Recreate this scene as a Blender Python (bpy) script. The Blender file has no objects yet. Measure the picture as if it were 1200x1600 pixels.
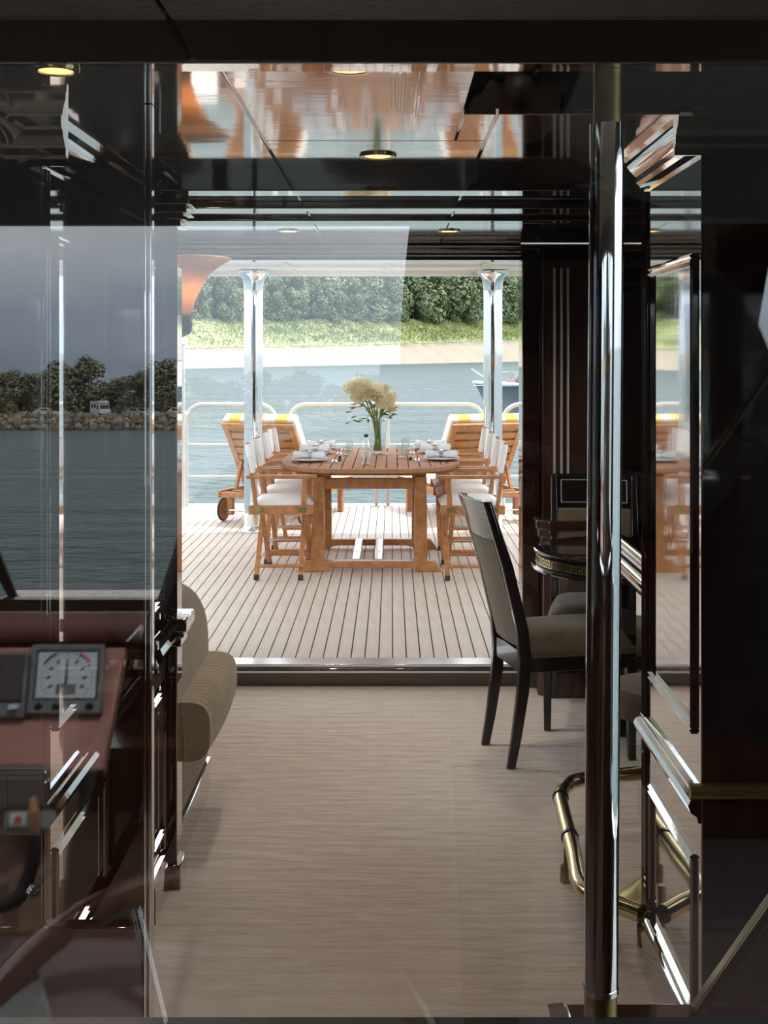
import bpy, bmesh, math, random
from mathutils import Vector, Matrix, noise

# ------------------------------------------------------------------ camera, sky, sun, exposure
SC = bpy.context.scene
COL = SC.collection
F = 1900.0            # focal length in pixels of the 1200 x 1600 frame
VX, VY = 612.0, 550.0 # where the boat's fore-and-aft lines meet
EZ = 1.65             # eye height above the saloon carpet
cam_d = bpy.data.cameras.new('camera')
cam_d.sensor_fit = 'HORIZONTAL'; cam_d.sensor_width = 36.0
cam_d.lens = F / 1200 * 36
cam_d.shift_x = -(VX - 600) / 1200
cam_d.shift_y = -(800 - VY) / 1200
cam_d.clip_start = 0.02; cam_d.clip_end = 6000
cam = bpy.data.objects.new('camera', cam_d); COL.objects.link(cam)
cam.location = (0, 0, EZ); cam.rotation_euler = (math.pi / 2, 0, 0)
SC.camera = cam

SKY_STRENGTH = 1.8
SUN_STRENGTH = 3.5
SC.view_settings.view_transform = 'Standard'
SC.view_settings.look = 'None'
SC.view_settings.gamma = 1.0
SC.view_settings.use_curve_mapping = False
SC.view_settings.exposure = 0.28
SC.cycles.max_bounces = 14
SC.cycles.glossy_bounces = 8
SC.cycles.transparent_max_bounces = 24
SC.cycles.transmission_bounces = 10
SC.cycles.diffuse_bounces = 6
SC.cycles.caustics_reflective = False
SC.cycles.caustics_refractive = False
SC.cycles.sample_clamp_indirect = 6.0
SC.cycles.use_denoising = True

def make_world():
    w = bpy.data.worlds.new('sky'); SC.world = w; w.use_nodes = True
    nt = w.node_tree; nt.nodes.clear()
    out = nt.nodes.new('ShaderNodeOutputWorld'); bg = nt.nodes.new('ShaderNodeBackground')
    tc = nt.nodes.new('ShaderNodeTexCoord'); sep = nt.nodes.new('ShaderNodeSeparateXYZ')
    ramp = nt.nodes.new('ShaderNodeValToRGB'); cr = ramp.color_ramp
    cr.elements[0].position = 0.0; cr.elements[0].color = (.62, .72, .86, 1)
    cr.elements[1].position = 1.0; cr.elements[1].color = (1.25, 1.4, 1.6, 1)
    e = cr.elements.new(.07); e.color = (.72, .82, .98, 1)
    e = cr.elements.new(.2); e.color = (1.75, 1.82, 1.85, 1)
    e = cr.elements.new(.5); e.color = (1.7, 1.8, 1.9, 1)
    mp = nt.nodes.new('ShaderNodeMapping'); mp.inputs['Scale'].default_value = (1.6, 1.6, 7)
    nz = nt.nodes.new('ShaderNodeTexNoise'); nz.inputs['Scale'].default_value = 1.7; nz.inputs['Detail'].default_value = 6
    r2 = nt.nodes.new('ShaderNodeValToRGB')
    r2.color_ramp.elements[0].position = .35; r2.color_ramp.elements[0].color = (.72, .75, .8, 1)
    r2.color_ramp.elements[1].position = .68; r2.color_ramp.elements[1].color = (1.12, 1.1, 1.06, 1)
    mul = nt.nodes.new('ShaderNodeMixRGB'); mul.blend_type = 'MULTIPLY'; mul.inputs[0].default_value = 1
    L = nt.links.new
    L(tc.outputs['Generated'], sep.inputs[0]); L(sep.outputs['Z'], ramp.inputs[0])
    L(tc.outputs['Generated'], mp.inputs[0]); L(mp.outputs[0], nz.inputs['Vector']); L(nz.outputs[0], r2.inputs[0])
    L(ramp.outputs[0], mul.inputs[1]); L(r2.outputs[0], mul.inputs[2]); L(mul.outputs[0], bg.inputs[0])
    bg.inputs[1].default_value = SKY_STRENGTH
    L(bg.outputs[0], out.inputs[0])
make_world()
sun_d = bpy.data.lights.new('sun', 'SUN'); sun_d.energy = SUN_STRENGTH; sun_d.angle = math.radians(1.2)
sun_d.color = (1, .95, .87)
sun = bpy.data.objects.new('sun', sun_d); COL.objects.link(sun)
sun.rotation_euler = Vector((-.36, -.15, -1)).to_track_quat('-Z', 'Y').to_euler()
sun.location = (6, 6, 20)

# ------------------------------------------------------------------ placing by measurement
DZ = 0.10    # teak deck level
WZ = -2.2    # water level
GY = 0.80    # the glass of the bulkhead
GN = Vector((0, -1, .0237)).normalized()
GP = Vector((0, GY, EZ))
def P(px, py, d):
    return Vector(((px - VX) / F * d, d, EZ - (py - VY) / F * d))
def RP(px, py, d):                       # where a thing stands that is seen mirrored in the bulkhead glass
    p = P(px, py, d)
    return p - 2 * (p - GP).dot(GN) * GN
def FD(py, z):                            # distance of a point at height z
    return (EZ - z) * F / (py - VY)
rnd = random.Random(7)

# ------------------------------------------------------------------ materials
MATS = {}
def mat(name, col, rough=.5, metal=0, col2=None, nscale=4.0, stretch=(1, 1, 1), bump=0, bscale=None, coat=0, ior=1.5,
        trans=0, emis=None, estr=0, detail=5, sheen=0, contrast=(.35, .65), bstretch=None, coat_ior=1.5, coat_rough=.03):
    if name in MATS: return MATS[name]
    m = bpy.data.materials.new(name); m.use_nodes = True; nt = m.node_tree; L = nt.links.new
    b = nt.nodes['Principled BSDF']
    tc = nt.nodes.new('ShaderNodeTexCoord'); mp = nt.nodes.new('ShaderNodeMapping'); mp.inputs['Scale'].default_value = stretch
    nz = nt.nodes.new('ShaderNodeTexNoise'); nz.inputs['Scale'].default_value = nscale; nz.inputs['Detail'].default_value = detail
    L(tc.outputs['Object'], mp.inputs[0]); L(mp.outputs[0], nz.inputs['Vector'])
    ramp = nt.nodes.new('ShaderNodeValToRGB')
    c2 = col2 or tuple(min(1, c * .86) for c in col)
    ramp.color_ramp.elements[0].position = contrast[0]; ramp.color_ramp.elements[0].color = (*c2, 1)
    ramp.color_ramp.elements[1].position = contrast[1]; ramp.color_ramp.elements[1].color = (*col, 1)
    L(nz.outputs[0], ramp.inputs[0]); L(ramp.outputs[0], b.inputs['Base Color'])
    b.inputs['Roughness'].default_value = rough; b.inputs['Metallic'].default_value = metal
    b.inputs['IOR'].default_value = ior; b.inputs['Coat Weight'].default_value = coat
    b.inputs['Coat IOR'].default_value = coat_ior; b.inputs['Coat Roughness'].default_value = coat_rough
    b.inputs['Transmission Weight'].default_value = trans; b.inputs['Sheen Weight'].default_value = sheen
    if emis:
        b.inputs['Emission Color'].default_value = (*emis, 1); b.inputs['Emission Strength'].default_value = estr
    if bump:
        bp = nt.nodes.new('ShaderNodeBump'); bp.inputs['Strength'].default_value = bump; bp.inputs['Distance'].default_value = .02
        n2 = nt.nodes.new('ShaderNodeTexNoise'); n2.inputs['Scale'].default_value = bscale or nscale * 4; n2.inputs['Detail'].default_value = 4
        mp2 = nt.nodes.new('ShaderNodeMapping'); mp2.inputs['Scale'].default_value = bstretch or stretch
        L(tc.outputs['Object'], mp2.inputs[0]); L(mp2.outputs[0], n2.inputs['Vector'])
        L(n2.outputs[0], bp.inputs['Height']); L(bp.outputs[0], b.inputs['Normal'])
        if coat: L(bp.outputs[0], b.inputs['Coat Normal'])
    MATS[name] = m
    return m

def lacquer(m, power, low, rough):
    nt = m.node_tree; L = nt.links.new; b = nt.nodes['Principled BSDF']; out = nt.nodes['Material Output']
    gl = nt.nodes.new('ShaderNodeBsdfGlossy'); gl.inputs['Roughness'].default_value = rough; gl.inputs[0].default_value = (.97, .95, .93, 1)
    lw = nt.nodes.new('ShaderNodeLayerWeight'); lw.inputs['Blend'].default_value = .5
    pw = nt.nodes.new('ShaderNodeMath'); pw.operation = 'POWER'; pw.inputs[1].default_value = power
    ma = nt.nodes.new('ShaderNodeMath'); ma.operation = 'MULTIPLY_ADD'; ma.inputs[1].default_value = 1 - low; ma.inputs[2].default_value = low
    mix = nt.nodes.new('ShaderNodeMixShader')
    L(lw.outputs['Facing'], pw.inputs[0]); L(pw.outputs[0], ma.inputs[0]); L(ma.outputs[0], mix.inputs[0])
    L(b.outputs[0], mix.inputs[1]); L(gl.outputs[0], mix.inputs[2]); L(mix.outputs[0], out.inputs[0])
    if b.inputs['Normal'].is_linked: L(b.inputs['Normal'].links[0].from_socket, gl.inputs['Normal'])
def glass_mat(name, ior, tint=(1, 1, 1)):
    m = bpy.data.materials.new(name); m.use_nodes = True; nt = m.node_tree; nt.nodes.clear(); L = nt.links.new
    out = nt.nodes.new('ShaderNodeOutputMaterial'); mix = nt.nodes.new('ShaderNodeMixShader')
    tr = nt.nodes.new('ShaderNodeBsdfTransparent'); gl = nt.nodes.new('ShaderNodeBsdfGlossy'); fr = nt.nodes.new('ShaderNodeFresnel')
    geo = nt.nodes.new('ShaderNodeNewGeometry'); inv = nt.nodes.new('ShaderNodeMapRange')
    # the same share of light is mirrored on either face of the sheet
    inv.inputs['From Min'].default_value = 0; inv.inputs['From Max'].default_value = 1
    inv.inputs['To Min'].default_value = ior; inv.inputs['To Max'].default_value = 1 / ior
    L(geo.outputs['Backfacing'], inv.inputs['Value'])
    fr.inputs['IOR'].default_value = ior
    tr.inputs[0].default_value = (*tint, 1); gl.inputs['Roughness'].default_value = 0.0; gl.inputs[0].default_value = (1, 1, 1, 1)
    L(fr.outputs[0], mix.inputs[0]); L(tr.outputs[0], mix.inputs[1]); L(gl.outputs[0], mix.inputs[2]); L(mix.outputs[0], out.inputs[0])
    nt.nodes.remove(inv); nt.nodes.remove(geo)
    MATS[name] = m
    return m

mahog = mat('polished_mahogany', (.040, .014, .007), .045, 0, (.018, .007, .004), 3, (6, 6, .6), bump=.012, bscale=9, bstretch=(1, 1, .3), coat=.5, ior=1.5)
mahog_x = mat('polished_mahogany_crosswise', (.055, .022, .010), .06, 0, (.022, .009, .005), 3, (.6, 6, 6), coat=1, ior=1.55)
mahog_mat = mat('satin_mahogany', (.075, .030, .014), .22, 0, (.035, .014, .008), 3, (6, 6, .6), coat=.3, ior=1.5)
lacquer(mahog, 1.7, .03, .04)
ceil_m = mat('lacquered_ceiling', (.10, .066, .048), .04, 0, (.07, .045, .033), 2, (1, 5, 1), bump=.03, bscale=3.5, bstretch=(.5, 2.2, 1), coat=.5, ior=1.5)
lacquer(ceil_m, 1.6, .04, .07)
carpet_m = mat('beige_carpet', (.80, .69, .60), .95, 0, (.72, .615, .53), 9, (1, 2.2, 1), bump=.9, bscale=15, bstretch=(.3, 1.6, 1), sheen=.25)
plank_m = mat('weathered_teak', (.69, .595, .50), .6, 0, (.58, .49, .405), 3, (9, 1.1, 1), bump=.12, bscale=30, detail=6)
caulk_m = mat('black_caulk', (.05, .04, .035), .7)
teak = mat('oiled_teak', (.52, .235, .085), .42, 0, (.37, .15, .05), 4, (6, 6, 6), coat=.15)
teak_top = mat('bleached_teak', (.46, .215, .095), .75, 0, (.37, .165, .07), 5, (8, 1, 1))
teak_dark = mat('dark_teak', (.42, .18, .065), .45, 0, (.31, .12, .04), 4, (6, 1, 6))  # darker tone of teak
canvas = mat('white_canvas', (.92, .90, .88), .8, 0, (.88, .86, .84), 20, bump=.1, bscale=60)
linen = mat('grey_linen', (.92, .93, .95), .85, 0, (.85, .86, .89), 14, bump=.25, bscale=30)
china = mat('white_china', (.82, .83, .85), .15, 0, None, 3, coat=.5)
brass = mat('polished_brass', (.72, .60, .34), .16, 1, (.60, .48, .25), 6)
brass_dull = mat('dull_brass', (.40, .33, .13), .38, 1, (.26, .21, .08), 18)
chrome = mat('mirror_chrome', (.86, .87, .88), .035, 1, (.82, .83, .84), 2)
steel = mat('satin_steel', (.74, .75, .76), .18, 1, (.68, .69, .7), 8)
white_paint = mat('white_gelcoat', (.92, .91, .89), .3, 0, (.89, .88, .86), 2, coat=.4)
white_rail = mat('white_rail_tube', (.50, .49, .465), .22, 0, (.46, .45, .425), 4, coat=.5)
black_lacq = mat('black_lacquer', (.016, .012, .011), .08, 0, (.010, .008, .007), 4, coat=.8)
dark_leg = mat('ebonised_wood', (.022, .013, .011), .22, 0, (.013, .008, .007), 5, (4, 4, .6), coat=.4)
olive = mat('olive_upholstery', (.155, .112, .058), .85, 0, (.125, .09, .046), 22, bump=.2, bscale=70, sheen=.3)
sofa_m = mat('khaki_suede', (.29, .22, .125), .85, 0, (.235, .175, .10), 8, bump=.15, bscale=40, sheen=.35)
sofa_q = mat('quilted_khaki', (.46, .37, .24), .8, 0, (.39, .31, .195), 10, bump=.2, bscale=50, sheen=.3)
inlay = mat('pale_inlay', (.62, .56, .46), .3, 0, (.54, .48, .38), 9)
headliner = mat('grey_headliner', (.55, .54, .53), .9, 0, (.49, .48, .47), 40, bump=.1, bscale=90)
header_m = mat('taupe_vinyl', (.16, .13, .10), .6, 0, (.13, .105, .08), 60, bump=.15, bscale=120)
leather = mat('russet_leather', (.50, .235, .18), .42, 0, (.42, .19, .145), 20, bump=.1, bscale=90)
black_pl = mat('black_plastic', (.02, .02, .022), .4, 0, (.014, .014, .015), 20)
grey_pl = mat('grey_plastic', (.17, .19, .20), .35, 0, (.14, .155, .165), 20)
dial_m = mat('pale_dial', (.62, .70, .76), .3, 0, (.57, .65, .71), 6)
lcd_m = mat('liquid_crystal_window', (.13, .15, .17), .2, 0, (.10, .12, .14), 6)
red_m = mat('red_button', (.65, .06, .05), .4, 0, (.5, .05, .04), 6)
rubber = mat('black_rubber', (.03, .03, .03), .7, 0, (.02, .02, .02), 8)
cloth_dark = mat('dark_clothing', (.016, .015, .017), .9, 0, (.010, .010, .012), 14, bump=.2, bscale=30)
skin_m = mat('skin', (.36, .21, .15), .5, 0, (.31, .175, .12), 12)
hair_m = mat('dark_hair', (.018, .012, .009), .45, 0, (.010, .007, .006), 30, (8, 8, 1))
petal_m = mat('cream_petals', (.96, .92, .78), .6, 0, (.92, .85, .64), 20)
def petal_mix(m):
    nt = m.node_tree; b = nt.nodes['Principled BSDF']; t = nt.nodes.new('ShaderNodeBsdfTranslucent'); mx = nt.nodes.new('ShaderNodeMixShader'); L = nt.links.new
    L(b.inputs['Base Color'].links[0].from_socket, t.inputs[0]); mx.inputs[0].default_value = .5
    L(b.outputs[0], mx.inputs[1]); L(t.outputs[0], mx.inputs[2]); L(mx.outputs[0], nt.nodes['Material Output'].inputs[0])
petal_mix(petal_m)
stem_m = mat('green_stems', (.20, .32, .10), .5, 0, (.12, .22, .06), 12)
bark_m = mat('brown_bark', (.10, .075, .05), .9, 0, (.06, .045, .03), 4, bump=.4)
sand_m = mat('pale_sand', (.30, .26, .20), .95, 0, (.27, .23, .175), .12, bump=.1, bscale=1)
dune_m = mat('dune_soil', (.34, .35, .17), .95, 0, (.22, .26, .11), .08)
scrub_m = mat('dune_scrub_leaves', (.42, .43, .20), .8, 0, (.19, .25, .09), .09)
rock_m = mat('sandstone_boulder', (.36, .30, .21), .9, 0, (.15, .125, .10), .35, bump=.6, bscale=2)
bank_m = mat('grassy_bank', (.20, .19, .12), .95, 0, (.13, .13, .08), .2)
leaf_a = mat('olive_green_leaves', (.23, .27, .13), .7, 0, (.10, .14, .055), .18)
leaf_b = mat('deep_green_leaves', (.18, .24, .11), .7, 0, (.08, .12, .05), .2)
leaf_c = mat('casuarina_leaves', (.30, .28, .18), .8, 0, (.17, .165, .10), .25)
car_white = mat('white_car_paint', (.8, .8, .8), .25, 0, None, 1, coat=.6)
car_grey = mat('silver_car_paint', (.42, .44, .46), .25, 0, None, 1, coat=.6)
car_glass = mat('tinted_car_glass', (.02, .025, .03), .08, 0, None, 1)
hull_grey = mat('grey_hull_paint', (.20, .245, .27), .35, 0, (.17, .21, .235), .8, coat=.3)
lamp_glow = mat('warm_lamp_lens', (.9, .75, .45), .4, 0, None, 30, emis=(1, .66, .26), estr=1.5)
pane_m = glass_mat('bulkhead_glass', 1.70, (.99, .99, .99))
screen_m = glass_mat('windscreen_glass', 1.3, (.97, .98, .98))
def thin_glass(name, tint):
    m = bpy.data.materials.new(name); m.use_nodes = True; nt = m.node_tree; nt.nodes.clear(); L = nt.links.new
    out = nt.nodes.new('ShaderNodeOutputMaterial'); mix = nt.nodes.new('ShaderNodeMixShader')
    tr = nt.nodes.new('ShaderNodeBsdfTransparent'); gl = nt.nodes.new('ShaderNodeBsdfGlossy'); lw = nt.nodes.new('ShaderNodeLayerWeight')
    lw.inputs['Blend'].default_value = .25; mr = nt.nodes.new('ShaderNodeMapRange')
    mr.inputs['To Min'].default_value = .05; mr.inputs['To Max'].default_value = .7
    L(lw.outputs['Facing'], mr.inputs['Value']); L(mr.outputs[0], mix.inputs[0])
    tr.inputs[0].default_value = (*tint, 1); gl.inputs['Roughness'].default_value = .02
    L(tr.outputs[0], mix.inputs[1]); L(gl.outputs[0], mix.inputs[2]); L(mix.outputs[0], out.inputs[0])
    return m
clear_m = thin_glass('clear_table_glass', (.95, .97, .965))

def amber_mat():
    m = bpy.data.materials.new('amber_glass_shade'); m.use_nodes = True; nt = m.node_tree; nt.nodes.clear(); L = nt.links.new
    out = nt.nodes.new('ShaderNodeOutputMaterial'); mix = nt.nodes.new('ShaderNodeMixShader')
    d = nt.nodes.new('ShaderNodeBsdfDiffuse'); t = nt.nodes.new('ShaderNodeBsdfTranslucent'); nz = nt.nodes.new('ShaderNodeTexNoise')
    r = nt.nodes.new('ShaderNodeValToRGB'); nz.inputs['Scale'].default_value = 9
    r.color_ramp.elements[0].color = (.72, .50, .34, 1); r.color_ramp.elements[1].color = (.84, .64, .48, 1)
    L(nz.outputs[0], r.inputs[0]); L(r.outputs[0], d.inputs[0]); L(r.outputs[0], t.inputs[0])
    mix.inputs[0].default_value = .6; L(d.outputs[0], mix.inputs[1]); L(t.outputs[0], mix.inputs[2]); L(mix.outputs[0], out.inputs[0])
    return m
amber_m = amber_mat()

def water_mat():
    m = bpy.data.materials.new('rippled_sea_water'); m.use_nodes = True; nt = m.node_tree; L = nt.links.new
    b = nt.nodes['Principled BSDF']; tc = nt.nodes.new('ShaderNodeTexCoord')
    b.inputs['Base Color'].default_value = (.085, .12, .12, 1); b.inputs['Roughness'].default_value = .34; b.inputs['IOR'].default_value = 1.33; b.inputs['Specular IOR Level'].default_value = .16
    def nzz(scale, st, det):
        mp = nt.nodes.new('ShaderNodeMapping'); mp.inputs['Scale'].default_value = st
        n = nt.nodes.new('ShaderNodeTexNoise'); n.inputs['Scale'].default_value = scale; n.inputs['Detail'].default_value = det
        L(tc.outputs['Object'], mp.inputs[0]); L(mp.outputs[0], n.inputs['Vector']); return n
    a = nzz(1.1, (1, 1.3, 1), 6); c = nzz(.06, (1, 3, 1), 3)
    add = nt.nodes.new('ShaderNodeMath'); add.operation = 'MULTIPLY_ADD'; add.inputs[1].default_value = 2.5
    L(c.outputs[0], add.inputs[0]); L(a.outputs[0], add.inputs[2])
    bp = nt.nodes.new('ShaderNodeBump'); bp.inputs['Strength'].default_value = 1.0; bp.inputs['Distance'].default_value = 1.1
    L(add.outputs[0], bp.inputs['Height']); L(bp.outputs[0], b.inputs['Normal'])
    return m
water_m = water_mat()

def stripe_mat():
    m = bpy.data.materials.new('yellow_white_stripe_fabric'); m.use_nodes = True; nt = m.node_tree; L = nt.links.new
    b = nt.nodes['Principled BSDF']; tc = nt.nodes.new('ShaderNodeTexCoord'); w = nt.nodes.new('ShaderNodeTexWave')
    w.wave_type = 'BANDS'; w.bands_direction = 'Y'; w.inputs['Scale'].default_value = 1.35; w.inputs['Distortion'].default_value = 0
    r = nt.nodes.new('ShaderNodeValToRGB'); r.color_ramp.interpolation = 'CONSTANT'
    r.color_ramp.elements[0].color = (.84, .62, .12, 1); r.color_ramp.elements[1].position = .5; r.color_ramp.elements[1].color = (.88, .85, .78, 1)
    L(tc.outputs['Object'], w.inputs['Vector']); L(w.outputs['Fac'], r.inputs[0]); L(r.outputs[0], b.inputs['Base Color'])
    b.inputs['Roughness'].default_value = .85
    return m
stripe_m = stripe_mat()

# ------------------------------------------------------------------ mesh building
class B:
    def __init__(s): s.v = []; s.f = []
    def add(s, vs, fs):
        n = len(s.v); s.v += [Vector(v) for v in vs]; s.f += [tuple(n + i for i in f) for f in fs]; return s
    def box(s, x0, x1, y0, y1, z0, z1, M=None):
        vs = [Vector((x, y, z)) for x in (x0, x1) for y in (y0, y1) for z in (z0, z1)]
        if M: vs = [M @ v for v in vs]
        return s.add(vs, [(0, 1, 3, 2), (4, 6, 7, 5), (0, 4, 5, 1), (2, 3, 7, 6), (0, 2, 6, 4), (1, 5, 7, 3)])
    def bar(s, p0, p1, w, h, up=(0, 0, 1)):          # square bar from p0 to p1, w across, h along 'up'
        p0 = Vector(p0); p1 = Vector(p1); d = (p1 - p0); l = d.length; d.normalize()
        u = Vector(up); x = d.cross(u)
        if x.length < 1e-5: x = d.cross(Vector((0, 1, 0)))
        x.normalize(); u = x.cross(d)
        M = Matrix((x, d, u)).transposed().to_4x4(); M.translation = p0
        return s.box(-w / 2, w / 2, 0, l, -h / 2, h / 2, M)
    def tube(s, path, r, n=10, closed=False, caps=True):
        path = [Vector(p) for p in path]; m = len(path); rs = r if isinstance(r, (list, tuple)) else [r] * m
        rings = []; prev = None
        for i, p in enumerate(path):
            if closed: t = path[(i + 1) % m] - path[i - 1]
            else: t = path[min(i + 1, m - 1)] - path[max(i - 1, 0)]
            t.normalize()
            if prev is None:
                a = Vector((0, 0, 1)) if abs(t.z) < .9 else Vector((0, 1, 0))
                x = t.cross(a).normalized()
            else:
                x = (prev - t * prev.dot(t)).normalized()
            prev = x; y = t.cross(x)
            rings.append([p + (x * math.cos(2 * math.pi * k / n) + y * math.sin(2 * math.pi * k / n)) * rs[i] for k in range(n)])
        vs = [v for rg in rings for v in rg]; fs = []
        for i in range(m if closed else m - 1):
            j = (i + 1) % m
            for k in range(n): fs.append((i * n + k, i * n + (k + 1) % n, j * n + (k + 1) % n, j * n + k))
        if caps and not closed: fs += [tuple(range(n))[::-1], tuple(range((m - 1) * n, m * n))]
        return s.add(vs, fs)
    def lathe(s, prof, c=(0, 0, 0), n=20, axis='z', sx=1, sy=1):
        c = Vector(c); vs = []; fs = []
        for r, h in prof:
            for k in range(n):
                a = 2 * math.pi * k / n; x = r * math.cos(a) * sx; y = r * math.sin(a) * sy
                v = {'z': (x, y, h), 'y': (x, h, y), 'x': (h, x, y)}[axis]; vs.append(c + Vector(v))
        for i in range(len(prof) - 1):
            for k in range(n): fs.append((i * n + k, i * n + (k + 1) % n, (i + 1) * n + (k + 1) % n, (i + 1) * n + k))
        fs += [tuple(range(n))[::-1], tuple(range((len(prof) - 1) * n, len(prof) * n))]
        return s.add(vs, fs)
    def sweep(s, prof, p0, p1, out, up=(0, 0, 1)):   # prof: (out, up) pairs, extruded from p0 to p1
        p0 = Vector(p0); p1 = Vector(p1); o = Vector(out); u = Vector(up); n = len(prof)
        vs = [p + o * a + u * b for p in (p0, p1) for a, b in prof]
        fs = [(i, (i + 1) % n, n + (i + 1) % n, n + i) for i in range(n)] + [tuple(range(n))[::-1], tuple(range(n, 2 * n))]
        return s.add(vs, fs)
    def prism(s, pts, h0, h1, axis='z'):             # polygon extruded along an axis
        n = len(pts); vs = []
        for h in (h0, h1):
            for a, b in pts: vs.append({'z': (a, b, h), 'y': (a, h, b), 'x': (h, a, b)}[axis])
        fs = [(i, (i + 1) % n, n + (i + 1) % n, n + i) for i in range(n)] + [tuple(range(n))[::-1], tuple(range(n, 2 * n))]
        return s.add(vs, fs)
    def grid(s, fn, nu, nv):                          # fn(u, v) -> point
        vs = [fn(i / nu, j / nv) for i in range(nu + 1) for j in range(nv + 1)]
        fs = [(i * (nv + 1) + j, (i + 1) * (nv + 1) + j, (i + 1) * (nv + 1) + j + 1, i * (nv + 1) + j + 1) for i in range(nu) for j in range(nv)]
        return s.add(vs, fs)
    def blob(s, c, r, n=2, jit=0, seed=0, sc=(1, 1, 1)):
        bm = bmesh.new(); bmesh.ops.create_icosphere(bm, subdivisions=n, radius=1)
        vs = []
        for v in bm.verts:
            k = 1 + jit * noise.noise(v.co * 1.7 + Vector((seed * 3.1, seed, 0)))
            vs.append(Vector(c) + Vector((v.co.x * sc[0], v.co.y * sc[1], v.co.z * sc[2])) * r * k)
        fs = [tuple(v.index for v in f.verts) for f in bm.faces]; bm.free()
        return s.add(vs, fs)
    def xf(s, M):
        s.v = [M @ v for v in s.v]; return s
    def mesh(s, name, smooth=None):
        me = bpy.data.meshes.new(name); me.from_pydata(s.v, [], s.f)
        bm = bmesh.new(); bm.from_mesh(me); bmesh.ops.recalc_face_normals(bm, faces=bm.faces); bm.to_mesh(me); bm.free()
        if smooth:
            for p in me.polygons: p.use_smooth = True
            me.set_sharp_from_angle(angle=math.radians(smooth))
        me.update(); return me
    def build(s, name, m, parent=None, smooth=None, bevel=0, world=False, segs=2, label=None):
        if parent is not None and world:
            off = parent.location.copy(); s.v = [v - off for v in s.v]
        me = s.mesh(name, smooth if smooth else (40 if bevel else None)); me.materials.append(m)
        o = bpy.data.objects.new(name, me); COL.objects.link(o)
        if parent is not None: o.parent = parent
        if bevel:
            bv = o.modifiers.new('bevel', 'BEVEL'); bv.width = bevel; bv.segments = segs; bv.limit_method = 'ANGLE'; bv.angle_limit = math.radians(35)
        if label: o['label'] = label
        return o

def thing(name, label, cat, loc=(0, 0, 0), rotz=0, group=None):
    o = bpy.data.objects.new(name, None); COL.objects.link(o); o.empty_display_size = .1
    o.location = loc; o.rotation_euler = (0, 0, rotz); o['label'] = label; o['category'] = cat
    if group: o['group'] = group
    return o
def tag(o, label, cat, group=None, kind=None):
    o['label'] = label; o['category'] = cat
    if group: o['group'] = group
    if kind: o['kind'] = kind
    return o
def struct(o, label=None):
    o['kind'] = 'structure'
    if label: o['label'] = label
    return o
def dup(root, loc, rotz, label=None, group=None, scale=None):
    r = root.copy(); COL.objects.link(r); r.location = loc; r.rotation_euler = (0, 0, rotz)
    if label: r['label'] = label
    if group: r['group'] = group
    if scale: r.scale = scale
    for ch in list(root.children):
        c = ch.copy(); COL.objects.link(c); c.parent = r
        for g in list(ch.children):
            d = g.copy(); COL.objects.link(d); d.parent = c
    return r
def share(o, parent, loc=None, rot=None, scale=None):
    c = o.copy(); COL.objects.link(c); c.parent = parent
    if loc is not None: c.location = loc
    if rot is not None: c.rotation_euler = rot
    if scale is not None: c.scale = scale
    return c
def look(a, b):
    d = Vector(b) - Vector(a); return math.atan2(d.y, d.x)
def arc(c, r, a0, a1, n, plane='xz'):
    out = []
    for i in range(n + 1):
        a = a0 + (a1 - a0) * i / n; u, v = r * math.cos(a), r * math.sin(a)
        out.append(Vector(c) + (Vector((u, 0, v)) if plane == 'xz' else Vector((u, v, 0)) if plane == 'xy' else Vector((0, u, v))))
    return out

# ================================================================== SETTING: saloon shell
CZ = 2.18                       # saloon ceiling
XL, XR = -.82, .685              # near side walls
XL2 = -.70                      # the narrower wall on the left
Y1L, Y1R, Y2, Y2R, YB = 2.85, 2.69, 3.50, 3.30, 3.62 # wall section ends
YD = 6.02                       # doorway to the aft deck

floor = struct(B().box(-1.3, 1.6, .86, YD, -.06, 0).build('floor', carpet_m), 'beige carpet with faint ripples')
bl = B()
bl.box(-1.0, -.9, .86, Y1L, 0, CZ)                       # near, furthest left
bl.box(-1.0, XL, Y1L, Y2, 0, CZ)                         # near pilaster block with receding panel
bl.box(-1.0, XL2, Y2, 3.74, 0, CZ)                       # stepped-in block
wall_left = struct(bl.build('wall_left', mahog, bevel=.003), 'dark polished mahogany panelling')
bl = B()
bl.box(-1.25, -1.15, 3.74, 4.0, 0, CZ); bl.box(-1.25, -1.15, 5.7, YD, 0, CZ)
bl.box(-1.25, -1.15, 4.0, 5.7, 0, .95); bl.box(-1.25, -1.15, 4.0, 5.7, 1.95, CZ)
struct(bl.build('wall_left_aft', mahog))
win = struct(B().box(-1.205, -1.195, 4.0, 5.7, .95, 1.95).build('window_fill_left', screen_m))  # unseen window, added to let fill light into the saloon
fr = B()
for y in (4.0, 4.83, 5.66): fr.box(-1.24, -1.14, y, y + .04, .95, 1.95)
fr.box(-1.24, -1.14, 4.0, 5.7, .95, .99); fr.box(-1.24, -1.14, 4.0, 5.7, 1.91, 1.95)
fr.build('window_frame', mahog, win, bevel=.003)
br = B()
br.box(XR, 1.6, Y1R, Y2R, 0, CZ)
wall_right = struct(br.build('wall_right', mahog, bevel=.003), 'dark polished mahogany pilaster and side panel')
br = B(); br.box(1.5, 1.6, Y2R, 4.3, 0, CZ); br.box(1.5, 1.6, 5.75, YD, 0, CZ); br.box(1.5, 1.6, 4.3, 5.75, 0, .95); br.box(1.5, 1.6, 4.3, 5.75, 1.95, CZ)
struct(br.build('wall_right_aft', mahog))
win = struct(B().box(1.545, 1.555, 4.3, 5.75, .95, 1.95).build('window_fill_right', screen_m))  # second unseen window, added as daylight fill from the right
fr = B()
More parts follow.
